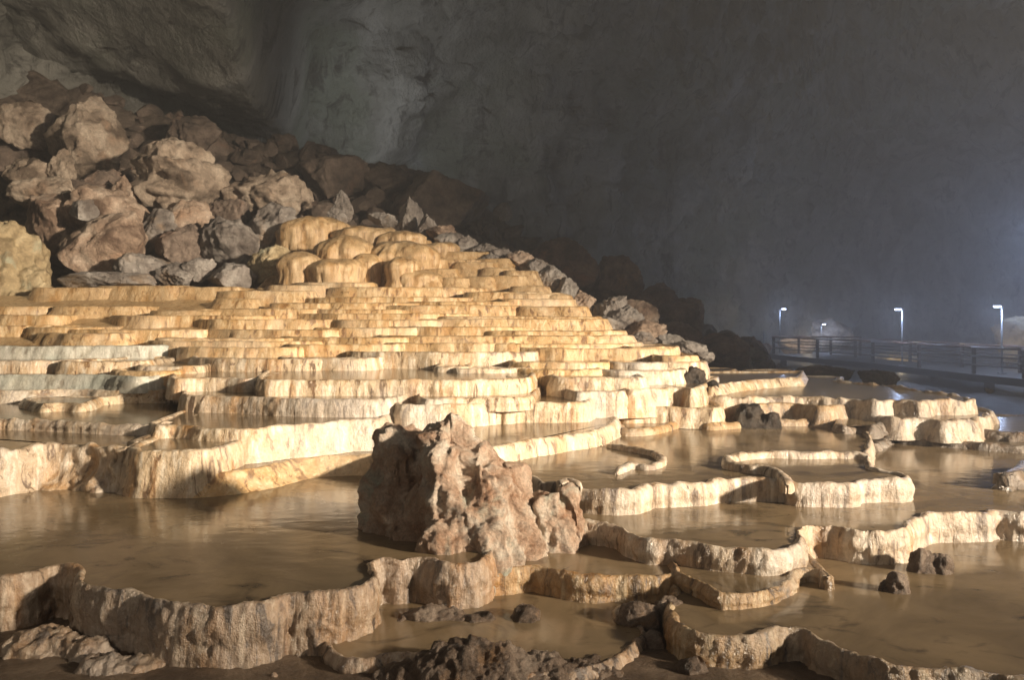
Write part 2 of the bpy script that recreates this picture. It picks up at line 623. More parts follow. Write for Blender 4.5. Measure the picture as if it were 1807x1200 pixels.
def boulder(name, label, x0, x1, y0, y1, d, mat, seed, depth=0.8, planes=24, rough=0.15, cut=0.62, strata=0.0, tilt=0.0,
            group=None, cat='boulder', sub=5, sink=0.12, peak=0.0):
    """an angular broken block whose outline fills the pixel box at distance d"""
    V, F = ico(sub)
    r = np.random.default_rng(seed)
    P = V.copy()
    for k in range(planes):
        nn = r.normal(size=3)
        nn /= np.linalg.norm(nn)
        c = cut * r.uniform(0.75, 1.2)
        t = P @ nn - c
        P = P - np.where(t > 0, t, 0)[:, None] * nn * 0.96
    if peak:
        up = np.clip(P[:, 2], 0, 1)
        P[:, 0] *= 1 - peak * up
        P[:, 1] *= 1 - peak * up
    for k in range(3):
        P[:, k] = (P[:, k] - P[:, k].min()) / (P[:, k].max() - P[:, k].min()) * 2 - 1
    ca, sa = math.cos(tilt), math.sin(tilt)
    P = np.column_stack([P[:, 0] * ca - P[:, 2] * sa * 0.5, P[:, 1], P[:, 0] * sa * 0.5 + P[:, 2] * ca])
    W = (x1 - x0) / 2 / FPX * d
    H = (y1 - y0) / 2 / FPX * d
    sz = np.array([W, W * depth, H])
    m = (W * H) ** 0.5
    Q = P * sz
    s3 = seed * 3.17
    nrm = P / (np.linalg.norm(P, axis=1)[:, None] + 1e-6)
    dsp = rough * m * (ridged(Q / m * 1.3 + s3, 4) - 0.4) + rough * 0.55 * m * fbm(Q / m * 4.2 + s3, 4, 0.6) * 2
    if strata:
        lay = pn(np.column_stack([Q[:, 0] * 0.5 + s3, Q[:, 1] * 0.5, (Q[:, 2] + 0.2 * Q[:, 0]) / m * 4.5]))
        dsp = dsp + strata * m * np.sign(lay) * np.abs(lay) ** 0.5 * (1 - np.abs(nrm[:, 2]))
    Q = Q + nrm * dsp[:, None]
    c = at_d((x0 + x1) / 2, (y0 + y1) / 2, d)
    c[1] += W * depth * 0.6
    Q[:, 2] -= sink * H * np.clip(-P[:, 2], 0, 1)
    V2 = Q + c
    o = mesh_obj(name, V2, tris=F, mat=M[mat], loc=(c[0], c[1], c[2] - H))
    return tag(o, label, cat, group)


def blobrock(name, label, blobs, mat, voxel, disp, cat='rock', group=None, vert=0.35, seed=0.0, freq=3.0, finefreq=14.0, fine=0.012, cavity=0.0, octv=3):
    """one solid stone: a union of leaning cones and lumps, remeshed and worn"""
    bm = bmesh.new()
    for b in blobs:
        (bx, by, bz), (rx, ry), h, top, (lx, ly) = b
        segs = 20
        rings = 9
        vs = []
        for i in range(rings):
            t = i / (rings - 1)
            k = (1 - t) + top * t
            k *= math.sqrt(max(0, 1 - max(0, (t - 0.72) / 0.28) ** 2)) if t < 1 else 0.02
            k = max(k, 0.02)
            ring = []
            for j in range(segs):
                a = 2 * math.pi * j / segs
                ring.append(bm.verts.new((bx + lx * t + rx * k * math.cos(a), by + ly * t + ry * k * math.sin(a), bz + h * t)))
            vs.append(ring)
        for i in range(rings - 1):
            for j in range(segs):
                bm.faces.new((vs[i][j], vs[i][(j + 1) % segs], vs[i + 1][(j + 1) % segs], vs[i + 1][j]))
        bm.faces.new(vs[0][::-1])
        bm.faces.new(vs[-1])
    me = bpy.data.meshes.new('tmp')
    bm.to_mesh(me)
    bm.free()
    o = bpy.data.objects.new('tmp', me)
    COL.objects.link(o)
    md = o.modifiers.new('r', 'REMESH')
    md.mode = 'VOXEL'
    md.voxel_size = voxel
    sm = o.modifiers.new('s', 'SMOOTH')
    sm.iterations = 4
    dg = bpy.context.evaluated_depsgraph_get()
    dg.update()
    ev = o.evaluated_get(dg).to_mesh()
    nv = len(ev.vertices)
    V = np.zeros(nv * 3)
    ev.vertices.foreach_get('co', V)
    V = V.reshape(-1, 3)
    Nr = np.zeros(nv * 3)
    ev.vertices.foreach_get('normal', Nr)
    Nr = Nr.reshape(-1, 3)
    quads = [tuple(p.vertices) for p in ev.polygons if len(p.vertices) == 4]
    tris = [tuple(p.vertices) for p in ev.polygons if len(p.vertices) == 3]
    bpy.data.objects.remove(o)
    bpy.data.meshes.remove(me)
    S = np.array([1, 1, vert])
    q = V * S * freq + seed
    wq = q + 0.5 * np.column_stack([fbm(q * 0.7 + 3, 2), fbm(q * 0.7 + 9, 2), fbm(q * 0.7 + 5, 2)])
    d = disp * (ridged(wq, octv, 0.5) - 0.45)
    d += disp * 0.32 * fbm(V * np.array([1, 1, 0.55]) * freq * 2.8 + seed, 3, 0.5) * 2
    d += fine * fbm(V * finefreq + seed, 4, 0.65) * 2 + fine * (ridged(V * finefreq * 0.6 + seed, 3) - 0.4)
    if cavity:
        c = pn(V * freq * 1.35 + seed + 31)
        d -= cavity * np.clip(c - 0.18, 0, 1) * 2
    V = V + Nr * d[:, None]
    b = np.array([V[:, 0].mean(), V[:, 1].mean(), V[:, 2].min()])
    r = mesh_obj(name, V, quads=quads, tris=tris or None, mat=M[mat], loc=b)
    return tag(r, label, cat, group)


def tubes(name, segs, r, mat, parent=None, n=8):
    """round bars (p, q) joined into one part"""
    V, Q, G = [], [], []
    for p, q in segs:
        p, q = Vector(p), Vector(q)
        z = (q - p).normalized()
        x = z.orthogonal().normalized()
        y = z.cross(x)
        b = len(V)
        for e in (p, q):
            for j in range(n):
                a = 2 * math.pi * j / n
                V.append(tuple(e + x * r * math.cos(a) + y * r * math.sin(a)))
        for j in range(n):
            Q.append((b + j, b + (j + 1) % n, b + n + (j + 1) % n, b + n + j))
        G.append([b + j for j in range(n)][::-1])
        G.append([b + n + j for j in range(n)])
    return mesh_obj(name, V, quads=Q, ngons=G, mat=M[mat], parent=parent)


def boxm(name, c, s, mat, parent=None, rz=0.0, bevel=0.15):
    """a bevelled box"""
    bm = bmesh.new()
    bmesh.ops.create_cube(bm, size=1)
    for v in bm.verts:
        v.co = Vector((v.co.x * s[0], v.co.y * s[1], v.co.z * s[2]))
    bmesh.ops.bevel(bm, geom=bm.edges[:], offset=min(s) * bevel, segments=2, affect='EDGES')
    V = np.array([v.co[:] for v in bm.verts])
    bm.verts.index_update()
    G = [[v.index for v in f.verts] for f in bm.faces]
    bm.free()
    ca, sa = math.cos(rz), math.sin(rz)
    V = np.column_stack([V[:, 0] * ca - V[:, 1] * sa, V[:, 0] * sa + V[:, 1] * ca, V[:, 2]]) + np.asarray(c)
    return mesh_obj(name, V, ngons=G, mat=M[mat], parent=parent, smooth=False)


# ------------------------------------------------------------------ the setting
def structure(o):
    o['kind'] = 'structure'
    return o


def smoothstep(a, b, x):
    t = np.clip((x - a) / (b - a), 0, 1)
    return t * t * (3 - 2 * t)


# terrace slope profile: picture row of the rims -> distance
PY = [380, 400, 440, 470, 500, 515, 530, 545, 560, 575, 590, 607, 622, 640, 655, 671, 702, 746]
PD = [23.0, 22.2, 20.3, 18.9, 17.6, 17.0, 16.3, 15.6, 14.9, 14.2, 13.5, 12.8, 12.1, 11.5, 11.0, 10.1, 9.3, 8.7]


def dist_at(y):
    return float(np.interp(y, PY, PD))


def make_floor():
    xs = np.linspace(-60, 70, 150)
    ys = np.concatenate([np.linspace(-12, 14, 70), np.linspace(14.5, 90, 60)])
    X, Y = np.meshgrid(xs, ys)
    X, Y = X.ravel(), Y.ravel()
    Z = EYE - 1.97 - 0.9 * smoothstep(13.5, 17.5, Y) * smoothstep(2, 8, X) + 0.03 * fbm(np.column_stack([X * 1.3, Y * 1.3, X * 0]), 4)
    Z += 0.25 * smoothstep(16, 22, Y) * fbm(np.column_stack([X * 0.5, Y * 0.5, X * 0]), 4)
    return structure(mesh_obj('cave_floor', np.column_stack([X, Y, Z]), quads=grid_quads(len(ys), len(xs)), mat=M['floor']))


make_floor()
# near mud sheet (wet, finer)
xs = np.linspace(-4.2, 3.4, 150)
ys = np.linspace(2.2, 6.0, 90)
X, Y = [a.ravel() for a in np.meshgrid(xs, ys)]
e = smoothstep(0, 0.5, np.minimum(np.minimum(X + 4.2, 3.4 - X), np.minimum(Y - 2.2, 6.0 - Y)))
Z = EYE - 1.935 - 0.10 * (1 - e) + 0.035 * fbm(np.column_stack([X * 2.2, Y * 2.2, X * 0]), 4) + 0.012 * fbm(np.column_stack([X * 11, Y * 11, X * 0]), 4)
structure(mesh_obj('mud_ground', np.column_stack([X, Y, Z]), quads=grid_quads(len(ys), len(xs)), mat=M['mud']))


def make_core():
    """the travertine mound the steps grow on"""
    xs = np.linspace(-17, 4.5, 170)
    ys = np.linspace(8.3, 26, 130)
    X, Y = [a.ravel() for a in np.meshgrid(xs, ys)]
    zp = np.array([(HZ - y) / FPX * d for y, d in zip(PY, PD)])
    z = np.interp(Y - 0.55, np.array(PD)[::-1], zp[::-1]) - 0.10
    z = z - 0.45 * (1 - smoothstep(10.8, 12.6, Y)) - 0.12 * (1 - smoothstep(12.6, 14.5, Y))
    steep = 0.62 + 2.1 * smoothstep(18.6, 20.6, Y)          # under the domes the mound steps up at once
    z = np.minimum(z, steep + 2.0 * smoothstep(-3.4, -0.6, X))
    zcap = 0.48 + 2.2 * smoothstep(-6.3, -5.0, X)          # left: level shelf, centre: up to the domes
    z = np.minimum(z, zcap)
    # right shoulder
    xr = np.interp(Y, [9.0, 11.3, 12, 14, 16, 18, 20.7, 23], [2.6, 2.3, 2.0, 1.45, 0.95, 0.3, -1.8, -3.6])
    z = z - 1.15 * np.clip(X - xr + 0.2, 0, 3.0)
    z = np.maximum(z, -2.6)
    z += 0.05 * fbm(np.column_stack([X * 1.2, Y * 1.2, X * 0]), 4)
    return structure(mesh_obj('travertine_slope', np.column_stack([X, Y, z + EYE]), quads=grid_quads(len(ys), len(xs)), mat=M['dome']))


make_core()

SILX = [-500, 0, 250, 400, 600, 720, 850, 1000, 1140, 1250, 1350, 1480, 1700]
SILY = [40, 92, 178, 222, 262, 290, 365, 440, 512, 575, 625, 668, 690]


def make_rubble():
    xs = np.linspace(-34, 16, 220)
    ys = np.linspace(16.5, 46, 130)
    X, Y = [a.ravel() for a in np.meshgrid(xs, ys)]
    D = 31.0
    px = CX + X / D * FPX
    zf = (HZ - np.interp(px, SILX, SILY)) / FPX * D
    zn = np.interp(X, [-20, -8, -5.5, -2.5, -0.5, 1.5, 3, 6], [0.2, 0.1, 0.0, 0.1, -0.4, -1.3, -2.2, -2.9])
    t = np.clip((Y - 17.5) / 13.5, 0, 1) ** np.interp(X, [-12, -4, 2], [2.3, 1.5, 1.0])
    z = zn * (1 - t) + zf * t - 0.5
    z -= 0.12 * np.clip(Y - 31, 0, 20)
    q = np.column_stack([X, Y, z])
    z += 0.6 * fbm(q * 0.45, 5, 0.6) + 0.6 * (ridged(q * 0.8, 5, 0.7) - 0.4)
    return structure(mesh_obj('rubble_slope', np.column_stack([X, Y, z + EYE]), quads=grid_quads(len(ys), len(xs)), mat=M['rubble']))


make_rubble()


def rubble_z(X, Y):
    me = bpy.data.objects['rubble_slope']
    ok, loc, nn, i = me.ray_cast(Vector((X, Y, 40)), Vector((0, 0, -1)))
    return loc.z if ok else None


def make_stones():
    """the countless loose broken stones strewn over the rubble slope"""
    r = np.random.default_rng(77)
    V0, F0 = ico(2)
    Vs, Fs, n = [], [], 0
    for k in range(2600):
        X = r.uniform(-17, 9)
        Y = r.uniform(18.5, 33)
        if X > 1.6 + (Y - 18) * 0.9 or (Y < 21.5 and -5.5 < X < 0.5):
            continue
        z = rubble_z(X, Y)
        if z is None:
            continue
        P = V0.copy()
        for j in range(7):
            nn = r.normal(size=3)
            nn /= np.linalg.norm(nn)
            t = P @ nn - r.uniform(0.35, 0.8)
            P = P - np.where(t > 0, t, 0)[:, None] * nn
        s = 0.08 + 0.50 * r.random() ** 2.6
        P = P * s * r.uniform(0.6, 1.3, 3)
        an = r.uniform(0, 6.28)
        P = np.column_stack([P[:, 0] * math.cos(an) - P[:, 1] * math.sin(an), P[:, 0] * math.sin(an) + P[:, 1] * math.cos(an), P[:, 2]])
        Vs.append(P + [X, Y, z + s * 0.2])
        Fs.append(F0 + n)
        n += len(V0)
    o = mesh_obj('loose_rubble', np.concatenate(Vs), tris=np.concatenate(Fs), mat=M['boulder_brown'], smooth=False)
    o['kind'] = 'stuff'
    o['label'] = 'brown broken stones strewn over the rubble slope'
    return o


make_stones()


def make_wall():
    """the hall's rock wall and vault, one sheet bent from the left round the back to the right"""
    na, nv = 330, 170
    # plan line of the wall foot
    foot = catmull(np.array([(-20, -14), (-24, 2), (-25, 14), (-23.5, 26), (-19, 35), (-11, 39.5), (-6.5, 44), (4, 50), (16, 62), (30, 78), (46, 80), (58, 60), (60, 30), (52, 4), (46, -14)], float), 0.5)
    s = np.linspace(0, len(foot) - 1, na)
    P = np.stack([np.interp(s, np.arange(len(foot)), foot[:, k]) for k in (0, 1)], 1)
    Nn = -normals2(P, False)
    Nn *= np.sign(((np.array([8, 25]) - P) * Nn).sum(1))[:, None]
    cen = np.array([6.0, 22.0])
    rows = []
    for k in range(nv):
        t = k / (nv - 1)
        if t < 0.55:
            u = t / 0.55
            zz = -3.5 + 19 * u
            inn = 4.5 * u ** 2.2
            XY = P + Nn * inn
        else:
            u = (t - 0.55) / 0.45
            base = P + Nn * 4.5
            m = (u ** 1.15) * 0.97
            XY = base * (1 - m) + cen * m
            zz = 15.5 + 5.5 * math.sin(u * math.pi / 2)
        rows.append(np.column_stack([XY, np.full(na, zz)]))
    V = np.concatenate(rows)
    n2 = np.tile(Nn, (nv, 1))
    q = V * np.array([1, 1, 0.65])
    d = 1.7 * fbm(q * 0.14, 4) * 2 + 1.5 * (ridged(q * np.array([0.42, 0.42, 0.24]) + 3, 5, 0.65) - 0.4) * 1.5 + 0.3 * fbm(q * 1.7, 4, 0.6) * 2
    up = smoothstep(13, 18, V[:, 2])
    V[:, :2] += n2 * (d * (1 - up))[:, None]
    V[:, 2] += d * up - EYE * 0
    return structure(mesh_obj('cave_wall', V, quads=grid_quads(nv, na), mat=M['wall']))


make_wall()


def make_overhang():
    """the lower rock vault that hangs over the boulders on the left"""
    xs = np.linspace(-36, -5.5, 150)
    ys = np.linspace(20, 40, 100)
    X, Y = [a.ravel() for a in np.meshgrid(xs, ys)]
    # underside: rises toward the camera and to the upper left edge
    px = CX + X / 30.0 * FPX
    ze = (HZ - np.interp(px, [-700, 0, 200, 380, 430, 600], [40, 100, 140, 176, 185, 60])) / FPX * 31.0
    z = ze + 0.62 * np.clip(31.5 - Y, 0, 14) - 0.05 * np.clip(Y - 31.5, 0, 10)
    z += 1.2 * smoothstep(-10.2, -8.8, X) * 3
    q = np.column_stack([X, Y, z])
    z += 0.5 * fbm(q * 0.22, 3, 0.55) * 1.4 + 0.30 * (ridged(q * np.array([0.3, 0.75, 0.75]) + 5, 5, 0.6) - 0.4) + 0.12 * fbm(q * 1.6, 4, 0.6)
    V = np.column_stack([X, Y, z + EYE])
    top = V.copy()
    top[:, 2] = np.maximum(top[:, 2] + 2.5, EYE + 15)
    nr, nc = len(ys), len(xs)
    Q = grid_quads(nr, nc)
    n0 = len(V)
    per = [j for j in range(nc)] + [i * nc + nc - 1 for i in range(1, nr)] + [(nr - 1) * nc + j for j in range(nc - 2, -1, -1)] + [i * nc for i in range(nr - 2, 0, -1)]
    side = [(per[k], per[(k + 1) % len(per)], per[(k + 1) % len(per)] + n0, per[k] + n0) for k in range(len(per))]
    return structure(mesh_obj('cave_ceiling', np.vstack([V, top]), quads=np.vstack([Q[:, ::-1], np.array(side), Q + n0]), mat=M['wall']))


make_overhang()
# ------------------------------------------------------------------ foreground and right-hand pools (traced dam lines)
POOL = 'rimstone pool'


def pool(label, z, pts, back, zb, mat, **k):
    g = k.pop('group', 'rimstone pools on the cave floor')
    if k.pop('ends', g == 'stepped pools below the terrace slope'):      # the ends of a step turn back into the slope
        pts = [tuple(p) for p in pts]
        if pts[0][1] > pts[1][1]:
            pts[0] = (pts[0][0], 2 * pts[1][1] - pts[0][1])
        if pts[-1][1] > pts[-2][1]:
            pts[-1] = (pts[-1][0], 2 * pts[-2][1] - pts[-1][1])
    return basin('rimstone_pool', label, POOL, z, px_line(pts, z), back, zb, mat, group=g, **k)


# big pool left of the standing rock
pool('wide shallow pool in the left foreground behind a tall fluted brown dam', -1.60,
     [(-260, 1000), (-120, 1012), (0, 1020), (50, 1012), (100, 999), (131, 1005), (136, 1030), (150, 1036), (194, 1045), (232, 1047),
      (271, 1059), (310, 1067), (376, 1072), (426, 1070), (465, 1065), (504, 1051), (562, 1049), (620, 1041), (650, 1032), (664, 1020),
      (660, 1006), (657, 995), (676, 987), (705, 988), (744, 986), (782, 995), (815, 996), (845, 990), (868, 978)],
     [(-0.05, 6.2), (0.1, 9.4), (-9.5, 9.4), (-9.5, 5.2)], -1.95, 'dam', thick=0.05, flare=0.03, amp=0.035, rim=0.014, scallop=0.02, rfreq=13, fine=0.009)

# pool in the centre foreground
pool('muddy pool in the centre foreground, just behind the grey rock at the bottom edge', -1.875,
     [(556, 1112), (566, 1130), (581, 1150), (608, 1167), (651, 1168), (686, 1157), (740, 1160), (800, 1185), (900, 1195), (985, 1190), (1034, 1183), (1073, 1167),
      (1112, 1148), (1137, 1119), (1131, 1101), (1098, 1092), (1092, 1077), (1120, 1070), (1170, 1070), (1182, 1078)],
     [(1.25, 5.6), (-1.7, 5.6)], -1.99, 'dam', thick=0.045, flare=0.03, amp=0.02, rim=0.014, scallop=0.02, lip=0.012, rfreq=13)

# wide pool on the right, nearest
pool('large shallow pool at right foreground held by a dark rusty dam', -1.77,
     [(1190, 1040), (1176, 1072), (1182, 1095), (1200, 1110), (1229, 1120), (1276, 1126), (1319, 1126), (1346, 1121), (1374, 1112), (1417, 1110),
      (1440, 1128), (1476, 1144), (1530, 1165), (1569, 1175), (1648, 1181), (1745, 1189), (1800, 1200), (1900, 1210), (2150, 1200)],
     [(7.5, 4.6), (7.5, 7.4), (0.9, 7.4)], -1.99, 'dam_orange', thick=0.055, flare=0.03, amp=0.03, rim=0.016, scallop=0.03, rfreq=12, fine=0.009)

pool('small crescent pool with a rusty lip between two larger pools, centre right', -1.705,
     [(1188, 1000), (1194, 1011), (1213, 1023), (1232, 1031), (1268, 1050), (1319, 1050), (1362, 1042), (1397, 1026), (1403, 1014), (1421, 1005), (1444, 1007), (1462, 1020), (1455, 1003)],
     [(2.2, 6.3), (1.1, 6.3)], -1.80, 'dam_orange', thick=0.05, flare=0.02, amp=0.02, rim=0.014, scallop=0.025, rfreq=14)

pool('pool right of the standing rock, behind a glossy orange-brown fluted dam', -1.715,
     [(862, 1006), (900, 1003), (937, 999), (957, 1003), (984, 1009), (1023, 1016), (1054, 1018), (1092, 1016), (1131, 1018), (1170, 1016), (1190, 1010), (1198, 992)],
     [(1.2, 6.5), (-0.1, 6.5)], -1.91, 'dam_orange', thick=0.05, flare=0.03, amp=0.03, rim=0.014, scallop=0.025, rfreq=13, fine=0.009)

pool('long pool across the right side behind the winding wet dam, below the white dams', -1.56,
     [(985, 912), (1010, 917), (1046, 921), (1088, 927), (1112, 940), (1140, 950), (1178, 953), (1229, 960), (1276, 966), (1343, 972), (1374, 972), (1409, 964),
      (1421, 952), (1414, 937), (1428, 931), (1468, 931), (1515, 938), (1562, 940), (1597, 934), (1611, 920), (1644, 907), (1699, 905), (1746, 905), (1761, 901),
      (1807, 905), (1900, 905), (2150, 910)],
     [(8.5, 6.0), (12.5, 12.5), (6.4, 12.5), (0.3, 8.5), (0.3, 6.6)], -1.80, 'low', thick=0.06, flare=0.03, amp=0.03, rim=0.016, scallop=0.03, rfreq=11, fine=0.009, water='water')

pool('pale-rimmed winding pool right of centre with low curling dams inside', -1.385,
     [(955, 850), (988, 853), (1030, 862), (1077, 866), (1123, 864), (1154, 855), (1209, 853), (1250, 850), (1268, 847), (1335, 845), (1382, 846), (1395, 851), (1429, 853),
      (1507, 853), (1518, 848), (1562, 846), (1594, 846), (1602, 841), (1588, 834), (1545, 826), (1535, 812), (1534, 798), (1540, 778), (1530, 762)],
     [(4.5, 10.9), (-1.5, 10.9), (-1.2, 7.4), (0.15, 7.0)], -1.62, 'low', thick=0.07, flare=0.03, amp=0.03, rim=0.02, scallop=0.03, rfreq=11)

ribbon('rimstone_dam', 'pale S-curved low dam standing in the winding pool right of centre',
       [(1389, 846), (1387, 838), (1374, 828), (1350, 820), (1319, 817), (1288, 811), (1284, 803), (1300, 797), (1350, 793), (1425, 794), (1475, 793), (1511, 794), (1532, 797)], -1.32, -1.42, 0.05, 'low', 0.022, 'free-standing low dams')
ribbon('rimstone_dam', 'curled hook-shaped low dam in the winding pool beside the white stepped walls',
       [(1070, 778), (1103, 784), (1127, 788), (1152, 793), (1167, 801), (1165, 811), (1145, 817), (1124, 815), (1106, 816), (1088, 826)], -1.34, -1.42, 0.045, 'low', 0.022, 'free-standing low dams')
ribbon('rimstone_dam', 'short knobby stub of dam on the far rim above the standing rock spur',
       [(990, 846), (1000, 838), (1012, 842), (1022, 851)], -1.33, -1.42, 0.05, 'low', 0.02, 'free-standing low dams', 0.05)
# tiers at right, behind the winding pool
pool('low rust-lipped step pool just behind the winding pool', -1.325,
     [(1088, 766), (1098, 757), (1127, 758), (1159, 754), (1197, 745), (1225, 743), (1250, 748), (1288, 746), (1355, 741), (1425, 741), (1474, 740), (1515, 748)],
     [(4.6, 11.6), (1.0, 11.6)], -1.43, 'dam_orange', thick=0.09, flare=0.05, amp=0.025, group='stepped pools below the terrace slope')
pool('white glistening wall of a pool curving behind the standing rock', -1.235,
     [(790, 806), (858, 792), (923, 779), (990, 768), (1046, 761), (1078, 750), (1090, 738), (1088, 730)],
     [(1.35, 10.6), (-1.0, 10.6)], -1.45, 'mid', ends=False, thick=0.09, flare=0.08, amp=0.03, group='stepped pools below the terrace slope')
pool('flat pool on the right with brown shaded front, beside small dark boulder', -1.145,
     [(1296, 722), (1310, 714), (1335, 713), (1398, 712), (1445, 717), (1480, 716), (1507, 712), (1522, 709), (1530, 704)],
     [(4.7, 11.6), (2.9, 11.6)], -1.42, 'dam_orange', thick=0.09, flare=0.12, amp=0.04, group='stepped pools below the terrace slope')
pool('broad far pool at right reflecting the lamps, above a jagged glinting wall', -1.065,
     [(1225, 704), (1300, 701), (1338, 700), (1380, 699), (1430, 700), (1477, 702), (1513, 704), (1554, 707), (1575, 705), (1600, 707), (1625, 709), (1650, 706), (1684, 706), (1722, 704), (1700, 697), (1622, 687), (1566, 679), (1477, 671)],
     [(6.0, 14.4), (4.9, 14.8), (2.2, 14.8)], -1.50, 'low', thick=0.10, flare=0.10, amp=0.05, rim=0.03, scallop=0.10, rfreq=7, lump=0.03, water='water_dark', group='stepped pools below the terrace slope')
pool('low lens-shaped pool with white front wall between slope foot and lamps', -0.955,
     [(1245, 690), (1257, 684), (1285, 677), (1337, 671), (1395, 667), (1412, 667)],
     [(5.2, 14.2), (2.9, 14.0)], -1.12, 'mid', thick=0.1, flare=0.12, amp=0.03, group='stepped pools below the terrace slope')
pool('thin tan lens of rimstone in the far pool beside the slope foot', -0.985,
     [(1236, 652), (1250, 655), (1272, 656), (1290, 655), (1299, 651)], [(4.2, 15.6), (3.4, 15.6)], -1.10, 'hill', thick=0.09, flare=0.1, amp=0.02, group='stepped pools below the terrace slope', lip=0.008)
pool('thin pale lens of rimstone in the far pool toward the lamps', -0.995,
     [(1328, 658), (1345, 661), (1370, 662), (1395, 660), (1402, 656)], [(5.3, 15.2), (4.4, 15.2)], -1.10, 'mid', thick=0.09, flare=0.1, amp=0.02, group='stepped pools below the terrace slope', lip=0.008)
pool('jagged low glinting ledge at the foot of the far pool wall', -1.25,
     [(1536, 728), (1552, 735), (1590, 737), (1630, 738), (1665, 742), (1705, 741), (1745, 736), (1752, 726)],
     [(6.6, 11.6), (4.9, 11.6)], -1.52, 'low', thick=0.10, flare=0.08, amp=0.04, rim=0.03, scallop=0.10, rfreq=7, lump=0.03, lip=0.012, water='water_dark', group='stepped pools below the terrace slope', ends=False)
pool('small tan lip of rimstone left of the jagged ledge, at the winding pool', -1.31,
     [(1476, 748), (1492, 752), (1515, 750), (1540, 753), (1556, 746)],
     [(5.2, 10.9), (4.4, 10.9)], -1.45, 'dam_dark', thick=0.08, flare=0.08, amp=0.04, lip=0.012, group='stepped pools below the terrace slope', ends=False)
# low dark glinting ledges far right
for k, (zz, lab, pts, bk) in enumerate([
    (-1.50, 'low dark glinting ledge in the far right pool, nearest to the winding pool', [(1478, 800), (1500, 792), (1530, 789), (1556, 782), (1575, 772), (1560, 762)], [(4.6, 11.5), (4.0, 9.6)]),
    (-1.50, 'long thin wet ledge glinting in the far right pool under the lamps', [(1590, 772), (1640, 776), (1700, 780), (1760, 784), (1830, 788), (1900, 782)], [(7.6, 10.8), (5.4, 10.6)]),
    (-1.40, 'low stepped wet ledge at the right edge beneath the walkway', [(1640, 752), (1690, 757), (1740, 760), (1800, 764), (1880, 760)], [(7.6, 11.5), (6.2, 11.5)]),
    (-1.44, 'small pale wet ledge at the right edge of the long pool', [(1765, 838), (1790, 832), (1830, 830), (1880, 828)], [(5.6, 8.1), (5.1, 8.0)]),
]):
    pool(lab, zz, pts, bk, zz - 0.16, 'dam_dark', thick=0.1, flare=0.1, amp=0.05, scallop=0.10, lip=0.012, lump=0.04, water='water_dark', group='wet ledges in the far right pool')

# ------------------------------------------------------------------ tiers on the left, below the slope
G2 = 'stepped pools below the terrace slope'
pool('pale bulging flowstone mass at the left edge, holding a small pool', -1.22,
     [(-260, 800), (-120, 795), (0, 795), (60, 788), (120, 785), (180, 789), (225, 791), (248, 785), (258, 775)],
     [(-3.5, 9.6), (-9.5, 9.6)], -1.66, 'low', thick=0.12, flare=0.16, amp=0.05, rim=0.03, scallop=0.06, rfreq=4, lump=0.10, group=G2, ends=False)
pool('small tan step pool right of the bulging flowstone mass, left side', -1.215,
     [(226, 790), (240, 796), (268, 797), (300, 797), (340, 797), (385, 790), (420, 780)],
     [(-2.9, 9.4), (-3.9, 9.4)], -1.66, 'mid', thick=0.08, flare=0.10, amp=0.03, group=G2)
pool('long cream dam wall with orange streaks holding the wide pool at centre left', -1.115,
     [(262, 760), (275, 753), (310, 752), (370, 757), (440, 757), (500, 751), (560, 747), (606, 742), (650, 740), (672, 741)],
     [(-1.2, 10.8), (-4.1, 10.8)], -1.45, 'mid', thick=0.07, flare=0.10, amp=0.035, group=G2)
pool('smooth brown shelf in the shadow left of the standing rock', -1.44,
     [(280, 828), (330, 838), (400, 834), (470, 824), (520, 812), (570, 806), (640, 804), (720, 806)],
     [(-0.8, 9.0), (-3.6, 9.0)], -1.66, 'hill', thick=0.1, flare=0.22, amp=0.02, group=G2, lip=0.012, ends=False)
pool('low dam with dark gaps across the pool at the far left', -1.13,
     [(-300, 738), (-100, 740), (0, 741), (60, 742), (120, 745), (180, 748), (240, 750), (275, 750), (300, 746)],
     [(-3.6, 10.8), (-12.5, 10.8)], -1.25, 'low', thick=0.06, flare=0.04, amp=0.04, rim=0.03, group=G2)
pool('broad cream step pool at left with its tan sides streaked, lower left slope', -0.985,
     [(-300, 692), (-100, 688), (0, 690), (60, 689), (120, 687), (150, 687), (200, 689), (270, 689), (300, 687), (318, 683), (330, 677)],
     [(-3.9, 12.5), (-14, 12.5)], -1.20, 'mid', thick=0.08, flare=0.14, amp=0.035, group=G2)
pool('low tan ledge in front of the broad cream step at left', -1.05,
     [(40, 722), (75, 713), (110, 711), (150, 712), (176, 722)],
     [(-5.2, 10.6), (-6.3, 10.6)], -1.2, 'mid', thick=0.06, flare=0.10, amp=0.02, group=G2, lip=0.01)
pool('grey blocky dam with dark stains in the middle of the lower slope', -0.935,
     [(322, 703), (330, 697), (400, 699), (460, 701), (520, 704), (580, 705), (640, 705), (690, 703), (712, 698)],
     [(-1.0, 11.2), (-4.6, 11.2)], -1.2, 'low', thick=0.07, flare=0.06, amp=0.035, group=G2)
pool('cream step pool directly behind the standing rock peak', -0.995,
     [(690, 722), (705, 714), (760, 714), (830, 713), (890, 708), (910, 702)],
     [(0.3, 11), (-1.5, 11)], -1.3, 'mid', thick=0.07, flare=0.06, amp=0.03, group=G2)
pool('thin flat tan step right of the grey blocky dam, mid slope', -0.935,
     [(738, 710), (750, 704), (800, 703), (860, 702), (915, 701), (940, 698)],
     [(0.4, 11), (-1.2, 11)], -1.1, 'mid', thick=0.07, flare=0.03, amp=0.02, group=G2)
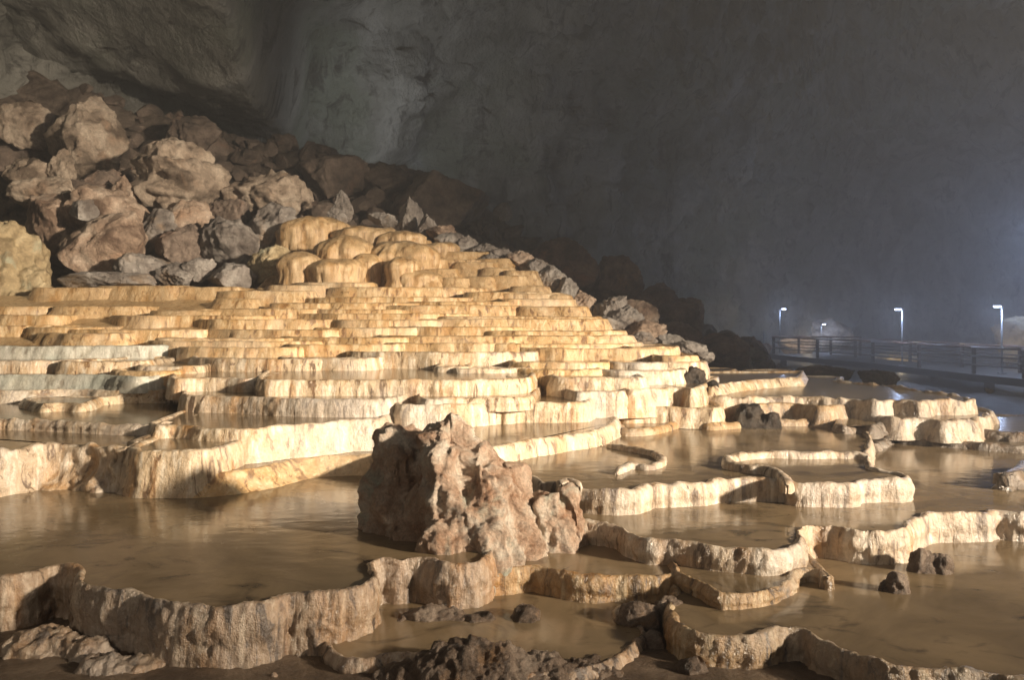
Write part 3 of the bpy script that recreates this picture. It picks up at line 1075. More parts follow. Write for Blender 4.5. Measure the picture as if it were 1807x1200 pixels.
pool('bright rounded step with tan left end, above the white wall pool', -1.02,
     [(880, 722), (890, 713), (920, 711), (980, 711), (1025, 710), (1042, 707), (1052, 701)],
     [(1.3, 11), (-0.1, 11)], -1.3, 'mid', thick=0.09, flare=0.06, amp=0.03, group=G2)
pool('long white dam in the middle of the slope with brown left end', -0.765,
     [(452, 678), (462, 671), (520, 671), (600, 671), (700, 671), (800, 671), (900, 669), (934, 666), (945, 660)],
     [(0.3, 12.8), (-3.8, 12.8)], -1.05, 'mid', thick=0.08, flare=0.06, amp=0.035, group=G2)
pool('cream dam left of the long white mid-slope dam', -0.78,
     [(300, 676), (308, 668), (350, 667), (400, 667), (436, 668), (460, 670)],
     [(-3.3, 12.8), (-5.2, 12.8)], -1.05, 'mid', thick=0.08, flare=0.06, amp=0.035, group=G2)
pool('grey low step at the far left below the greenish dam', -0.80,
     [(-300, 662), (-100, 661), (0, 661), (90, 661), (180, 662), (240, 665), (290, 668)],
     [(-4.4, 13), (-15, 13)], -1.02, 'grey', thick=0.08, flare=0.10, amp=0.02, group=G2)
pool('wall of grey and cream blocks right of the long mid-slope dam', -0.93,
     [(1000, 696), (1020, 692), (1060, 691), (1100, 690), (1108, 684)],
     [(2.0, 12.0), (0.7, 12.0)], -1.27, 'low', thick=0.08, flare=0.06, amp=0.03, group=G2)
pool('cream step beside the small dark boulders at the slope foot', -0.915,
     [(1098, 692), (1110, 687), (1160, 685), (1200, 684), (1222, 686), (1240, 680)],
     [(3.2, 12.3), (1.5, 12.3)], -1.27, 'mid', thick=0.08, flare=0.12, amp=0.03, group=G2)
pool('low tan step under the cream step by the small dark boulders', -1.145,
     [(1092, 724), (1104, 719), (1140, 718), (1185, 719), (1225, 720), (1262, 721), (1275, 715)],
     [(2.9, 11.8), (1.1, 11.8)], -1.40, 'mid', thick=0.08, flare=0.08, amp=0.025, group=G2)

# ------------------------------------------------------------------ the terrace slope: steps listed as (x0, x1, rim row, foot row)
STEPS = [
    # lower rows with thin water edges
    (-160, 130, 637, 650, 'm'), (110, 232, 638, 649, 'm'), (-160, 325, 611, 634, 'g'), (325, 505, 613, 628, 'h'), (335, 640, 633, 652, 'm'),
    (500, 640, 632, 654, 'm'), (632, 925, 622, 656, 'm'), (765, 830, 647, 656, 'm'), (800, 940, 650, 666, 'm'), (938, 1200, 615, 640, 'h'),
    (900, 1085, 640, 652, 'h'), (1075, 1260, 640, 662, 'm'), (895, 1065, 652, 664, 'h'), (1055, 1220, 654, 676, 'm'), (975, 1145, 667, 680, 'm'),
    (890, 935, 667, 686, 'm'), (225, 345, 647, 656, 'm'), (180, 305, 655, 664, 'h'),
    # left side of the slope
    (-160, 60, 575, 604, 'h'), (50, 158, 577, 602, 'h'), (60, 200, 588, 610, 'h'), (130, 335, 582, 611, 'h'), (195, 450, 557, 588, 'h'), (85, 250, 540, 579, 's'),
    (255, 390, 548, 562, 's'), (40, 210, 507, 560, 's'), (150, 330, 504, 545, 's'), (280, 420, 506, 540, 's'), (370, 450, 527, 545, 's'), (330, 460, 545, 560, 's'),
    (-160, 60, 540, 575, 'h'), (0, 90, 556, 580, 'h'), (520, 640, 498, 512, 'h'), (480, 560, 503, 520, 'h'), (390, 530, 513, 530, 'h'), (485, 590, 535, 560, 'h'),
    (950, 1010, 520, 548, 's'), (900, 970, 505, 535, 's'), (1120, 1205, 612, 640, 'h'), (1170, 1235, 628, 645, 'h'),
    # upper right shoulder, below and beside the domes
    (695, 785, 489, 514, 's'), (778, 830, 490, 514, 's'), (820, 872, 488, 514, 's'), (850, 930, 486, 519, 's'), (742, 808, 474, 493, 's'),
    (728, 852, 458, 486, 'h'), (848, 910, 472, 492, 's'), (752, 900, 444, 462, 's'), (890, 950, 477, 512, 's'), (800, 880, 462, 480, 's'), (835, 905, 456, 476, 's'),
    (700, 790, 437, 455, 's'), (655, 745, 414, 432, 's'), (700, 760, 423, 440, 's'),
]
# the long thin shelves between: rows of uneven length from the left shelf to the right shoulder
_r = np.random.default_rng(23)
for yr, xl in ((606, 330), (593, 340), (580, 430), (567, 440), (554, 560), (543, 440), (532, 560), (521, 610), (511, 640)):
    xr = float(np.interp(yr, [490, 516, 560, 607], [940, 985, 1065, 1140]))
    x = xl - _r.uniform(0, 60)
    while x < xr - 40:
        wd = _r.uniform(110, 330)
        x1 = min(x + wd, xr + _r.uniform(-10, 15))
        if xr - x1 < 60:
            x1 = xr
        dy = _r.uniform(-4.5, 4.5)
        STEPS.append((x - _r.uniform(5, 30), x1, yr + dy, yr + dy + _r.uniform(15, 24), 'h'))
        x = x1
ORD = ['first', 'second', 'third', 'fourth', 'fifth', 'sixth', 'seventh', 'eighth', 'ninth', 'tenth', 'eleventh', 'twelfth', 'thirteenth', 'fourteenth', 'fifteenth', 'sixteenth', 'seventeenth', 'eighteenth', 'nineteenth', 'twentieth']
MATS = {'m': ('mid', 'cream'), 'h': ('hill', 'ochre'), 'g': ('grey', 'greenish grey'), 's': ('dome', 'rounded ochre')}
# rows for the labels, counted down from the domes
edges = [432, 470, 495, 505, 516, 526, 537, 548, 560, 573, 586, 599, 614, 625, 640, 660, 700]
rowlist = {}
for s in STEPS:
    r = next(i for i, e in enumerate(edges) if s[2] < e)
    rowlist.setdefault(r, []).append(s)
rowno = {r: i for i, r in enumerate(sorted(rowlist))}
for r in sorted(rowlist):
    for i, s in enumerate(sorted(rowlist[r], key=lambda t: t[0] + t[1])):
        x0, x1, yt, yb, k = s
        d = dist_at(yt)
        z = (HZ - yt) / FPX * d
        h = (yb - yt) / FPX * d
        if k != 's' and 480 < yt < 640:                     # neighbouring steps grow into one another
            g = min(0.15 * (x1 - x0), 30)
            lim = np.interp(yt, [440, 490, 516, 560, 607, 628, 650], [790, 940, 1000, 1070, 1150, 1215, 1265])
            x0, x1 = x0 - g, max(x1, min(x1 + g, lim))
        W = (x1 - x0) / 2 / FPX * d
        cx = ((x0 + x1) / 2 - CX) / FPX * d
        B = min(max(0.45 * W, 0.25), 0.95) * RNG.uniform(0.8, 1.3)
        a = np.linspace(math.pi, 2 * math.pi, 15)
        ex = RNG.uniform(0.62, 0.95)
        fx = cx + W * np.sign(np.cos(a)) * np.abs(np.cos(a)) ** ex
        fy = d + B + B * np.sign(np.sin(a)) * np.abs(np.sin(a)) ** 0.8
        skew = RNG.uniform(-0.16, 0.16)
        fy = fy + skew * (fx - cx)
        front = np.column_stack([fx, fy])
        bk = d + B + 1.1
        back = [(cx + W * 0.95, bk), (cx - W * 0.95, bk)]
        mt, word = MATS[k]
        wide = 'wide ' if W > 0.9 else ('narrow ' if W < 0.42 else '')
        side = 'left'
        lab = f'{wide}{word} step, {ORD[i]} from left in {ORD[rowno[r]]} row down from the domes'
        sl = k == 's'
        soft = (yt < 600 and RNG.random() < 0.45)
        low = z < -0.12
        basin('travertine_step', lab, 'travertine step', z, front, back, z - h - 0.32, mt, thick=0.16 if (sl or soft) else 0.10,
              flare=(0.34 if sl else 0.26 if soft else 0.10) + 0.35 * h * (1 if sl else 0.45), amp=0.022 if not sl else 0.018, rim=0.010, scallop=0.16, cusp=False,
              water='water' if low and not sl else None, group='travertine steps of the slope', rfreq=6.5 if not sl else 4, sfreq=0.7, lump=0.025)

# ------------------------------------------------------------------ domes at the top of the slope
DOMES = [
    ('broad ochre flowstone cap at the very top left of the dome cluster', 480, 600, 376, 440, 20.9, 0.7),
    ('large flowstone dome with drip fringe, upper centre of the cluster', 550, 652, 414, 470, 18.9, 0.8),
    ('smooth flowstone dome below the fringed one, resting on the top step', 541, 630, 452, 500, 18.0, 0.75),
    ('shaded flowstone dome at the left side of the cluster', 490, 556, 443, 500, 18.3, 0.8),
    ('wide flowstone dome with long drapes, right of the fringed one', 641, 768, 422, 492, 18.8, 0.7),
    ('small bright flowstone boss in front of the draped dome', 688, 728, 450, 488, 18.0, 0.9),
    ('narrow drip column between the fringed dome and the draped dome', 628, 664, 446, 498, 18.6, 0.8),
    ('low flowstone hump along the crest behind the draped dome', 590, 690, 395, 428, 20.6, 0.7),
    ('low pale hump on the crest at right of the dome cluster', 670, 740, 405, 432, 20.4, 0.7),
    ('small hump at the crest beside the grey ridge rocks', 740, 800, 424, 450, 20.0, 0.7),
    ('rounded ochre apron at the bottom right of the dome cluster', 700, 770, 476, 505, 17.9, 0.8),
]
for i, (lab, x0, x1, yt, yb, d, dep) in enumerate(DOMES):
    dome('flowstone_dome', lab, x0 - 9, x1 + 9, yt, yb, d, 'dome', dep * 1.15, seed=i * 5.3, group='flowstone domes', skirt=0.5, amp=0.10)

# ------------------------------------------------------------------ the standing rock and loose stones in the foreground
E = EYE
blobrock('standing_rock', 'tall craggy pink-brown rock standing between the foreground pools', [
    ((-0.46, 5.98, E - 1.80), (0.44, 0.52), 1.08, 0.28, (0.0, 0.0)),
    ((-0.84, 6.22, E - 1.80), (0.36, 0.40), 0.98, 0.45, (-0.03, 0.0)),
    ((-0.20, 5.85, E - 1.80), (0.36, 0.44), 0.86, 0.35, (-0.05, 0.05)),
    ((-0.06, 5.95, E - 1.80), (0.30, 0.38), 0.66, 0.35, (0.02, 0.05)),
    ((-0.40, 5.62, E - 1.85), (0.24, 0.28), 0.86, 0.30, (-0.02, 0.22)),
    ((-0.48, 5.52, E - 1.88), (0.20, 0.24), 0.56, 0.30, (0.02, 0.16)),
    ((-0.14, 5.66, E - 1.88), (0.28, 0.26), 0.52, 0.30, (-0.02, 0.16)),
    ((0.04, 5.74, E - 1.88), (0.20, 0.24), 0.42, 0.35, (-0.04, 0.10)),
    ((0.26, 6.05, E - 1.80), (0.22, 0.20), 0.46, 0.50, (0.04, 0.0)),
    ((0.42, 6.12, E - 1.80), (0.12, 0.14), 0.50, 0.50, (0.02, 0.0)),
], 'rock', 0.013, 0.15, cat='rock', vert=0.34, seed=4.2, freq=2.2, finefreq=13, fine=0.019, cavity=0.07, octv=2)

blobrock('foreground_rock', 'rough grey-brown rock cut off by the bottom edge of the picture', [
    ((-0.20, 4.22, E - 2.06), (0.46, 0.20), 0.33, 0.5, (0.0, 0.05)),
    ((0.12, 4.24, E - 2.06), (0.36, 0.18), 0.24, 0.5, (0.0, 0.05)),
    ((-0.55, 4.27, E - 2.06), (0.26, 0.16), 0.20, 0.5, (0.0, 0.03)),
    ((0.45, 4.32, E - 2.06), (0.25, 0.16), 0.19, 0.5, (0.0, 0.03)),
], 'rock_fg', 0.011, 0.045, vert=0.6, seed=8.2, freq=5.5, finefreq=26, fine=0.010)

FG = [
    ('lumpy dark wet stone below the dam at the left edge', [((-2.75, 4.66, E - 2.0), (0.30, 0.18), 0.18, 0.5, (0, 0)), ((-2.45, 4.60, E - 2.0), (0.22, 0.15), 0.15, 0.5, (0, 0))], 'dam', 0.04),
    ('low wet mud-covered stone at the foot of the tall fluted dam, left', [((-2.25, 4.40, E - 2.0), (0.22, 0.14), 0.13, 0.5, (0, 0)), ((-2.05, 4.42, E - 2.0), (0.16, 0.11), 0.11, 0.5, (0, 0))], 'dam', 0.03),
    ('crumbly stone heap on the mud below the standing rock', [((-0.50, 5.02, E - 2.0), (0.32, 0.13), 0.17, 0.5, (0, 0)), ((-0.22, 5.0, E - 2.0), (0.2, 0.12), 0.14, 0.5, (0, 0)), ((-0.65, 4.98, E - 2.0), (0.15, 0.1), 0.12, 0.5, (0, 0))], 'rock_fg', 0.04),
    ('small knobby stone at the end of the crumbly heap, in the centre pool', [((0.08, 4.98, E - 1.96), (0.11, 0.10), 0.15, 0.6, (0.02, 0.03)), ((0.15, 4.92, E - 1.96), (0.06, 0.05), 0.07, 0.6, (0, 0))], 'rock_fg', 0.035),
    ('cracked grey corner block where the centre pool dams meet', [((0.78, 4.95, E - 2.0), (0.16, 0.13), 0.22, 0.75, (0, 0)), ((0.98, 5.0, E - 2.0), (0.14, 0.10), 0.24, 0.7, (0, 0)), ((0.84, 4.74, E - 2.02), (0.10, 0.12), 0.14, 0.6, (0, 0))], 'rock_fg', 0.03),
    ('rusty knob of stone below the right foreground dam', [((0.98, 4.36, E - 2.03), (0.11, 0.09), 0.16, 0.6, (0, 0)), ((1.10, 4.25, E - 2.05), (0.12, 0.08), 0.10, 0.6, (0, 0))], 'rock_fg', 0.03),
    ('dark wet stone pair at the foot of the right dam, in the water', [((2.90, 5.62, E - 1.83), (0.10, 0.08), 0.20, 0.6, (0, 0)), ((3.02, 5.60, E - 1.83), (0.09, 0.08), 0.17, 0.6, (0, 0))], 'rock_fg', 0.03),
    ('lone dark stone standing in the right foreground pool', [((2.52, 5.20, E - 1.83), (0.085, 0.07), 0.17, 0.7, (0, 0)), ((2.45, 5.22, E - 1.83), (0.05, 0.05), 0.10, 0.7, (0, 0))], 'rock_fg', 0.02),
    ('small pale pebble on the mud at the foot of the fluted dam', [((-1.28, 4.28, E - 1.97), (0.035, 0.03), 0.06, 0.7, (0, 0))], 'rock', 0.006),
    ('spiky dark boulder on the step edge at the slope foot, right', [((2.62, 11.3, E - 1.05), (0.20, 0.16), 0.36, 0.5, (-0.05, 0)), ((2.78, 11.1, E - 1.3), (0.15, 0.12), 0.42, 0.5, (0.02, 0)), ((2.5, 11.25, E - 1.0), (0.10, 0.1), 0.24, 0.5, (-0.03, 0))], 'dark_rock', 0.06),
    ('tiny dark stone left of the spiky dark boulder', [((2.28, 11.4, E - 1.0), (0.09, 0.08), 0.2, 0.5, (0, 0))], 'dark_rock', 0.03),
    ('round dark boulder in front of the flat brown-fronted pool', [((3.08, 10.2, E - 1.45), (0.24, 0.18), 0.36, 0.6, (-0.05, 0)), ((3.25, 10.1, E - 1.45), (0.16, 0.14), 0.24, 0.6, (0.03, 0))], 'dark_rock', 0.05),
]
for i, (lab, bl, mt, dp) in enumerate(FG):
    blobrock('stone', lab, bl, mt, 0.014 if bl[0][0][1] < 7 else 0.025, dp, cat='stone', vert=0.8, seed=i * 3.7 + 1, freq=7 if bl[0][0][1] < 7 else 4, finefreq=28, fine=0.008, group='loose stones')

# ------------------------------------------------------------------ boulders behind the terraces, left
BL = [
    ('tall pointed grey-tan boulder at upper left', 66, 196, 168, 304, 25.5, 'boulder_tan', dict(peak=0.45, cut=0.8)),
    ('tan block at the far left edge below the dark overhang', -30, 72, 182, 250, 26.5, 'boulder_tan', dict(tilt=-0.3)),
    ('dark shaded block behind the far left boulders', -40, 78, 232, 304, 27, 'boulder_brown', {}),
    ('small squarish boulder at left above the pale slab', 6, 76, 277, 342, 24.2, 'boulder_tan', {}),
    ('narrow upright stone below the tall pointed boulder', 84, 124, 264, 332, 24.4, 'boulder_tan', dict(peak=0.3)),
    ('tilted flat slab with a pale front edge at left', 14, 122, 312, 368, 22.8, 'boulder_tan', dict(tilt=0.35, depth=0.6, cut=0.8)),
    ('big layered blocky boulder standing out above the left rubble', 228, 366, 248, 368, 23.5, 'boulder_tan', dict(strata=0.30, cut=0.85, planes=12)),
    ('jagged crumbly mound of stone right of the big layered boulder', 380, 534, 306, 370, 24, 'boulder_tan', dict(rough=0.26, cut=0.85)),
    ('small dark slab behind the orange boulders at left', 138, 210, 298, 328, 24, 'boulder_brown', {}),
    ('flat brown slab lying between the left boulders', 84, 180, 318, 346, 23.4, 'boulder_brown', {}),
    ('triangular reddish stone leaning at left of the big layered boulder', 180, 236, 312, 376, 23.2, 'boulder_orange', dict(peak=0.5)),
    ('orange-stained boulder at left below the tilted slab', 28, 116, 342, 440, 21.6, 'boulder_orange', {}),
    ('large pinkish orange boulder in the middle of the left pile', 108, 244, 332, 424, 21.8, 'boulder_orange', dict(tilt=-0.3)),
    ('pale-edged orange boulder at the bottom of the left pile', 90, 246, 382, 492, 20.4, 'boulder_orange', dict(tilt=0.15, rough=0.13)),
    ('dark grey boulder right of the orange pile', 236, 304, 368, 462, 21.5, 'boulder_grey', {}),
    ('reddish boulder under the big layered boulder', 284, 364, 356, 424, 22, 'boulder_orange', dict(rough=0.14)),
    ('brown rough stone between the reddish and grey boulders', 270, 350, 400, 470, 21, 'boulder_brown', dict(rough=0.16)),
    ('swirled grey boulder at the foot of the rubble, left of the domes', 342, 446, 384, 478, 20.8, 'boulder_grey', dict(tilt=0.25)),
    ('low grey rock at the foot of the orange pile', 194, 278, 450, 502, 19.4, 'boulder_grey', {}),
    ('low grey wedge beside the foot of the orange pile', 268, 342, 462, 506, 19.2, 'boulder_grey', dict(tilt=-0.3)),
    ('grey-white knobbed rock at the left shoulder of the dome cluster', 426, 516, 362, 442, 21.6, 'boulder_grey', dict(rough=0.18)),
    ('yellowish tapering rock leaning against the shaded dome', 430, 512, 430, 500, 19.6, 'yellow', dict(tilt=-0.4, peak=0.3)),
    ('long flat grey slab along the back of the left shelf', 88, 256, 481, 508, 18.6, 'boulder_grey', dict(depth=0.4)),
    ('small grey stone on the left shelf right of the wedge', 316, 372, 456, 494, 19.3, 'boulder_grey', {}),
    ('low dark rock behind the left shelf beneath the swirled boulder', 360, 440, 464, 508, 18.9, 'boulder_grey', dict(rough=0.15)),
    ('small brown stone on top of the orange pile', 116, 160, 352, 386, 20.9, 'boulder_grey', {}),
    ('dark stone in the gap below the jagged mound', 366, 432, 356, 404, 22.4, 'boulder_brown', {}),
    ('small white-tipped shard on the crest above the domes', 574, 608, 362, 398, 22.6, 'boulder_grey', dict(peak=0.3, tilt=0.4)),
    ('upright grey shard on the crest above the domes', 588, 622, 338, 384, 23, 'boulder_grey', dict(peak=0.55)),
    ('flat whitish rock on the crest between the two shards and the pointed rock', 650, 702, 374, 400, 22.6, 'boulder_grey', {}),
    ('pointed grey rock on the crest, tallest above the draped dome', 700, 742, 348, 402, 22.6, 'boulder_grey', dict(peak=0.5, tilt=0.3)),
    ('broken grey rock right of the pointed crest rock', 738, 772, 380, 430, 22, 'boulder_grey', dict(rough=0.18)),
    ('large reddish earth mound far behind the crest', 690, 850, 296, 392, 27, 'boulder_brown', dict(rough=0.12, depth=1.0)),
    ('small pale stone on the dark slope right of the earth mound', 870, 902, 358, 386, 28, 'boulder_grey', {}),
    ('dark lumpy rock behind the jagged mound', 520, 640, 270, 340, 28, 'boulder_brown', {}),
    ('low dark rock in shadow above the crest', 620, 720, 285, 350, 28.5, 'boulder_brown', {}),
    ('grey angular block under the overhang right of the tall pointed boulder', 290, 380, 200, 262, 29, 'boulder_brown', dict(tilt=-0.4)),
]
for i, (lab, x0, x1, y0, y1, d, mt, kw) in enumerate(BL):
    kw = dict(kw)
    ex, ey = (x1 - x0) * 0.06, (y1 - y0) * 0.06
    boulder('boulder', lab, x0 - ex, x1 + ex, y0 - ey, y1 + ey, d, mt, 40 + i, group='boulders of the rubble slope', **kw)

# yellow flowstone column at the left edge
blobrock('flowstone_column', 'tall yellow flowstone buttress at the left edge', [
    ((-12.0, 18.6, E - 0.3), (1.5, 1.2), 2.6, 0.55, (-0.2, 0.2)),
    ((-11.1, 18.3, E - 0.3), (0.8, 0.8), 1.7, 0.45, (-0.3, 0.2)),
    ((-10.7, 18.2, E - 0.3), (0.6, 0.6), 1.05, 0.5, (-0.2, 0.2)),
    ((-12.4, 17.9, E - 0.3), (0.9, 0.7), 2.1, 0.5, (0.1, 0.3)),
], 'yellow', 0.05, 0.30, cat='flowstone column', vert=0.3, seed=2.2, freq=1.3, finefreq=7, fine=0.03)

# grey rocks along the right ridge of the terraces, top to bottom
RIDGE = [
    (752, 800, 396, 424, 21.6), (770, 822, 410, 436, 21.2), (800, 840, 416, 448, 21), (825, 880, 430, 452, 20.6), (866, 906, 438, 466, 20.2),
    (896, 942, 442, 478, 19.6), (926, 972, 456, 492, 19.2), (950, 1000, 466, 524, 18.8), (985, 1018, 490, 530, 18.4), (1010, 1064, 514, 562, 17.6),
    (1050, 1080, 536, 566, 17.4), (1062, 1110, 524, 578, 17.2), (1080, 1140, 540, 596, 16.8), (1100, 1178, 566, 604, 16.4), (1030, 1100, 560, 590, 16.2),
    (1150, 1210, 592, 618, 15.6), (1110, 1160, 588, 612, 15.2), (1190, 1250, 604, 630, 15), (1230, 1262, 622, 640, 14.6), (845, 890, 448, 470, 19.8),
]
for i, (x0, x1, y0, y1, d) in enumerate(sorted(RIDGE, key=lambda t: t[2])):
    lab = f'angular {"grey" if i % 5 else "brownish"} rock, {ORD[i]} counting down the right ridge of the terraces'
    boulder('ridge_rock', lab, x0 - 3, x1 + 3, y0 - 2, y1 + 4, d, 'boulder_grey' if i % 5 else 'boulder_orange', 200 + i, rough=0.17, depth=0.9,
            group='rocks along the right ridge', cat='rock', tilt=0.35 if i % 2 else -0.2)
# darker mounds beyond the ridge
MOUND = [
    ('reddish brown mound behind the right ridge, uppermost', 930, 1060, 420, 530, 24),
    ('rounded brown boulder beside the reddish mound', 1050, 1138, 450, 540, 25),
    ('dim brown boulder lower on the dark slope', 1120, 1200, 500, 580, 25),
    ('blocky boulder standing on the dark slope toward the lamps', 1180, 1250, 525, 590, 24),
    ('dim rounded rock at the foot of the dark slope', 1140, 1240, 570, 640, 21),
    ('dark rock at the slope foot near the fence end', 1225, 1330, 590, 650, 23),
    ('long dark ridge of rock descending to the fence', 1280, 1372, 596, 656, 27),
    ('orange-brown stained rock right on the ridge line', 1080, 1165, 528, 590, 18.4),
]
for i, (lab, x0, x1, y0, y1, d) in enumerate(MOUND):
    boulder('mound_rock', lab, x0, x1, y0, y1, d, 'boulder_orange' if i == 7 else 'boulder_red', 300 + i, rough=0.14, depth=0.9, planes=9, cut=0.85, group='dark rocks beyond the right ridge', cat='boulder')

# ------------------------------------------------------------------ walkway with handrails, lamps
ZD = EYE - 2.2
NEAR = [(18.75, 25.5), (18.4, 28.6), (17.98, 31.0), (17.75, 34.7), (17.5, 38.6), (16.5, 43.0), (15.6, 47.5)]
FAR = [(20.9, 25.8), (20.5, 29.0), (20.1, 31.5), (19.9, 35.2), (19.6, 39.2), (18.8, 43.6)]


def fence(label, pts, group):
    root = empty('handrail_fence', (pts[0][0], pts[0][1], ZD))
    for x, y in pts:
        boxm('post', (x, y, ZD + 0.50), (0.13, 0.13, 1.10), 'post', root)
    for lv, r, mt in ((1.04, 0.045, 'rail'), (0.70, 0.03, 'post'), (0.36, 0.03, 'post')):
        for a, b in zip(pts[:-1], pts[1:]):
            tubes('rail', [((a[0] - 0.075, a[1], ZD + lv), (b[0] - 0.075, b[1], ZD + lv))], r, mt, root)
    return tag(root, label, 'fence', group)


fence('dark post-and-rail fence along the near side of the walkway', NEAR, 'walkway fences')
fence('dark post-and-rail fence along the far side of the walkway', FAR, 'walkway fences')
fence('short three-rail fence closing the left end of the walkway', [(15.75, 47.9), (17.4, 48.3), (18.9, 47.2), (20.2, 46.2)], 'walkway fences')
V, Q, = [], []
for (ax, ay), (bx_, by_) in zip(NEAR, FAR + [(18.4, 48.4)]):
    V += [(ax - 0.25, ay, ZD), (bx_ + 0.25, by_, ZD), (bx_ + 0.25, by_, ZD - 0.28), (ax - 0.25, ay, ZD - 0.28)]
for k in range(len(NEAR) - 1):
    a, b = k * 4, k * 4 + 4
    for j in range(4):
        Q.append((a + j, a + (j + 1) % 4, b + (j + 1) % 4, b + j))
e = (len(NEAR) - 1) * 4
deck = empty('walkway', (18.0, 36, ZD - 0.3))
mesh_obj('deck', V, quads=Q, ngons=[[3, 2, 1, 0], [e, e + 1, e + 2, e + 3]], mat=M['deck'], parent=deck, smooth=False)
for x, y in NEAR[::1]:
    boxm('pier', (x + 0.6, y, ZD - 0.75), (0.3, 0.3, 0.94), 'post', deck)
tag(deck, 'raised concrete walkway crossing the dark floor at right', 'walkway')


def lamp(label, px, py, d, zbase, armdir, power):
    p = at_d(px, py, d)
    root = empty('lamp_post', (p[0], p[1], zbase))
    x, y, z = p
    boxm('base_plate', (x, y, zbase + 0.02), (0.24, 0.24, 0.04), 'pole', root)
    tubes('pole', [((x, y, zbase), (x, y, z + 0.04))], 0.035, 'pole', root, 10)
    tubes('arm', [((x, y, z), (x + 0.20 * armdir, y - 0.05, z + 0.06))], 0.03, 'pole', root)
    hd = boxm('lamp_head', (x + 0.22 * armdir, y - 0.06, z + 0.075), (0.30, 0.16, 0.05), 'pole', root)
    ln = boxm('lamp_lens', (x + 0.22 * armdir, y - 0.06, z + 0.02), (0.24, 0.13, 0.06), 'lamp')
    ln.parent = hd                                   # sub-part: hd's own origin is the world's
    l = bpy.data.lights.new('lamp_light', 'POINT')
    l.energy = power
    l.color = (0.46, 0.62, 1.0)
    l.shadow_soft_size = 0.08
    o = bpy.data.objects.new('lamp_light', l)
    COL.objects.link(o)
    o.parent = root
    o.location = Vector((x + 0.22 * armdir, y - 0.10, z - 0.12)) - root.location
    return tag(root, label, 'lamp post', 'lamp posts along the walkway')


lamp('lit lamp post at the left end of the walkway', 1376, 546, 48.5, ZD, 1, 50)
lamp('smallest, farthest lit lamp post, in front of the bright rock', 1449, 573, 66, EYE - 3.2, 1, 150)
lamp('lit lamp post in the middle of the walkway, between two others', 1592, 547, 36, ZD, -1, 50)
lamp('brightest lit lamp post, near the right edge', 1768, 542, 31, ZD, -1, 70)
lamp('tall lit lamp mast just outside the right edge', 1885, 420, 47, ZD, -1, 1700)
# warm ground lamps that light the rocks beyond the walkway
for px, py, d, pw in ((1425, 600, 57, 260), (1590, 648, 42.5, 60), (1810, 612, 43, 110)):
    l = bpy.data.lights.new('ground_lamp', 'POINT')
    l.energy = pw
    l.color = (1.0, 0.80, 0.52)
    l.shadow_soft_size = 0.1
    o = bpy.data.objects.new('ground_lamp', l)
    COL.objects.link(o)
    o.location = at_d(px, py, d)
# slim marker pole and the little sign high on the rubble
mk = empty('marker_pole', at_d(1347, 628, 45))
tubes('pole', [(at_d(1347, 628, 45), at_d(1348, 583, 45))], 0.04, 'pole', mk)
tag(mk, 'slim pale marker pole left of the fence end', 'pole')
m_, nt_, b_ = new_mat('sign_blue')
b_.inputs['Base Color'].default_value = (.20, .35, .62, 1)
b_.inputs['Roughness'].default_value = 0.4
M['sign'] = m_
m_, nt_, b_ = new_mat('sign_white')
b_.inputs['Base Color'].default_value = (.75, .8, .85, 1)
M['sign_white'] = m_
sg = at_d(526, 342, 24.6)
sgn = empty('sign_board', (sg[0], sg[1], sg[2] - 0.5))
boxm('board', (sg[0], sg[1], sg[2]), (0.26, 0.03, 0.20), 'sign', sgn)
boxm('panel', (sg[0] + 0.01, sg[1] - 0.02, sg[2] - 0.01), (0.12, 0.012, 0.10), 'sign_white', sgn)
tubes('stake', [((sg[0], sg[1] + 0.03, sg[2] - 0.6), (sg[0], sg[1] + 0.03, sg[2] + 0.05))], 0.018, 'pole', sgn)
tag(sgn, 'tiny blue and white sign beside the jagged stone mound', 'sign')

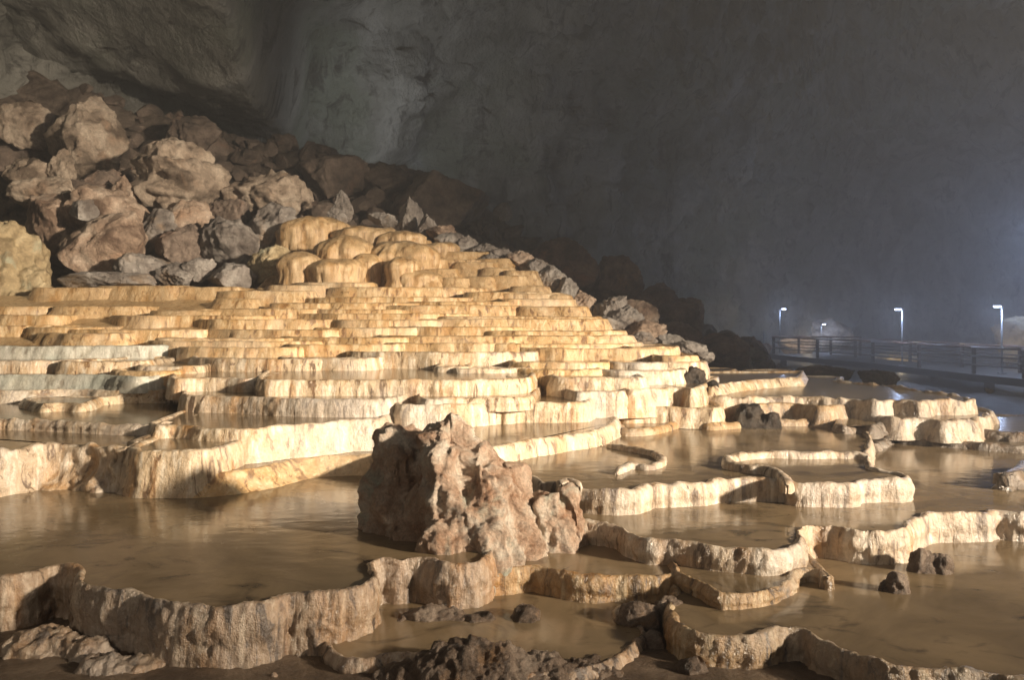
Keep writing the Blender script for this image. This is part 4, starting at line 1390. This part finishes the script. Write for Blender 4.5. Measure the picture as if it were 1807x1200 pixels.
# rocks round the walkway
WK = [
    ('pale lit rock behind the far left fence, under the smallest lamp', 1440, 1510, 560, 622, 68, 'boulder_tan', {}),
    ('low orange-lit rocks beyond the fence at its left end', 1375, 1450, 594, 630, 60, 'boulder_orange', {}),
    ('pale egg-shaped boulder behind the walkway fence', 1553, 1628, 622, 650, 44, 'yellow', dict(planes=5, cut=0.95)),
    ('greenish pale rock wall at the right edge behind the lamps', 1770, 1880, 560, 640, 46, 'yellow', dict(rough=0.2)),
    ('small pink stone at the left end of the walkway', 1342, 1364, 606, 630, 44, 'boulder_orange', {}),
    ('dark reddish boulder on the dark floor below the walkway', 1520, 1592, 655, 690, 19, 'boulder_brown', {}),
    ('dark low rock beyond the far pool at right', 1400, 1520, 648, 682, 20, 'boulder_brown', {}),
    ('small pale stone on the dark ground at right below the walkway', 1741, 1754, 685, 694, 20, 'boulder_tan', {}),
]
for i, (lab, x0, x1, y0, y1, d, mt, kw) in enumerate(WK):
    kw = dict(kw)
    boulder('floor_rock', lab, x0, x1, y0, y1, d, mt, 400 + i, group='rocks round the walkway', cat='rock', **kw)

# ------------------------------------------------------------------ the damp air of the cave
bm = bmesh.new()
bmesh.ops.create_cube(bm, size=1)
for v in bm.verts:
    v.co = Vector((17 + v.co.x * 130, 40 + v.co.y * 130, EYE + 10 + v.co.z * 32))
me = bpy.data.meshes.new('haze')
bm.to_mesh(me)
bm.free()
hz = bpy.data.objects.new('haze', me)
COL.objects.link(hz)
hz['kind'] = 'stuff'
hm = bpy.data.materials.new('damp_air')
hm.use_nodes = True
nt = hm.node_tree
for n_ in list(nt.nodes):
    nt.nodes.remove(n_)
ou = nt.nodes.new('ShaderNodeOutputMaterial')
vo = nt.nodes.new('ShaderNodeVolumePrincipled')
vo.inputs['Color'].default_value = (0.92, 0.95, 1.0, 1)
vo.inputs['Density'].default_value = 0.0098
vo.inputs['Anisotropy'].default_value = 0.58
nt.links.new(vo.outputs[0], ou.inputs['Volume'])
me.materials.append(hm)
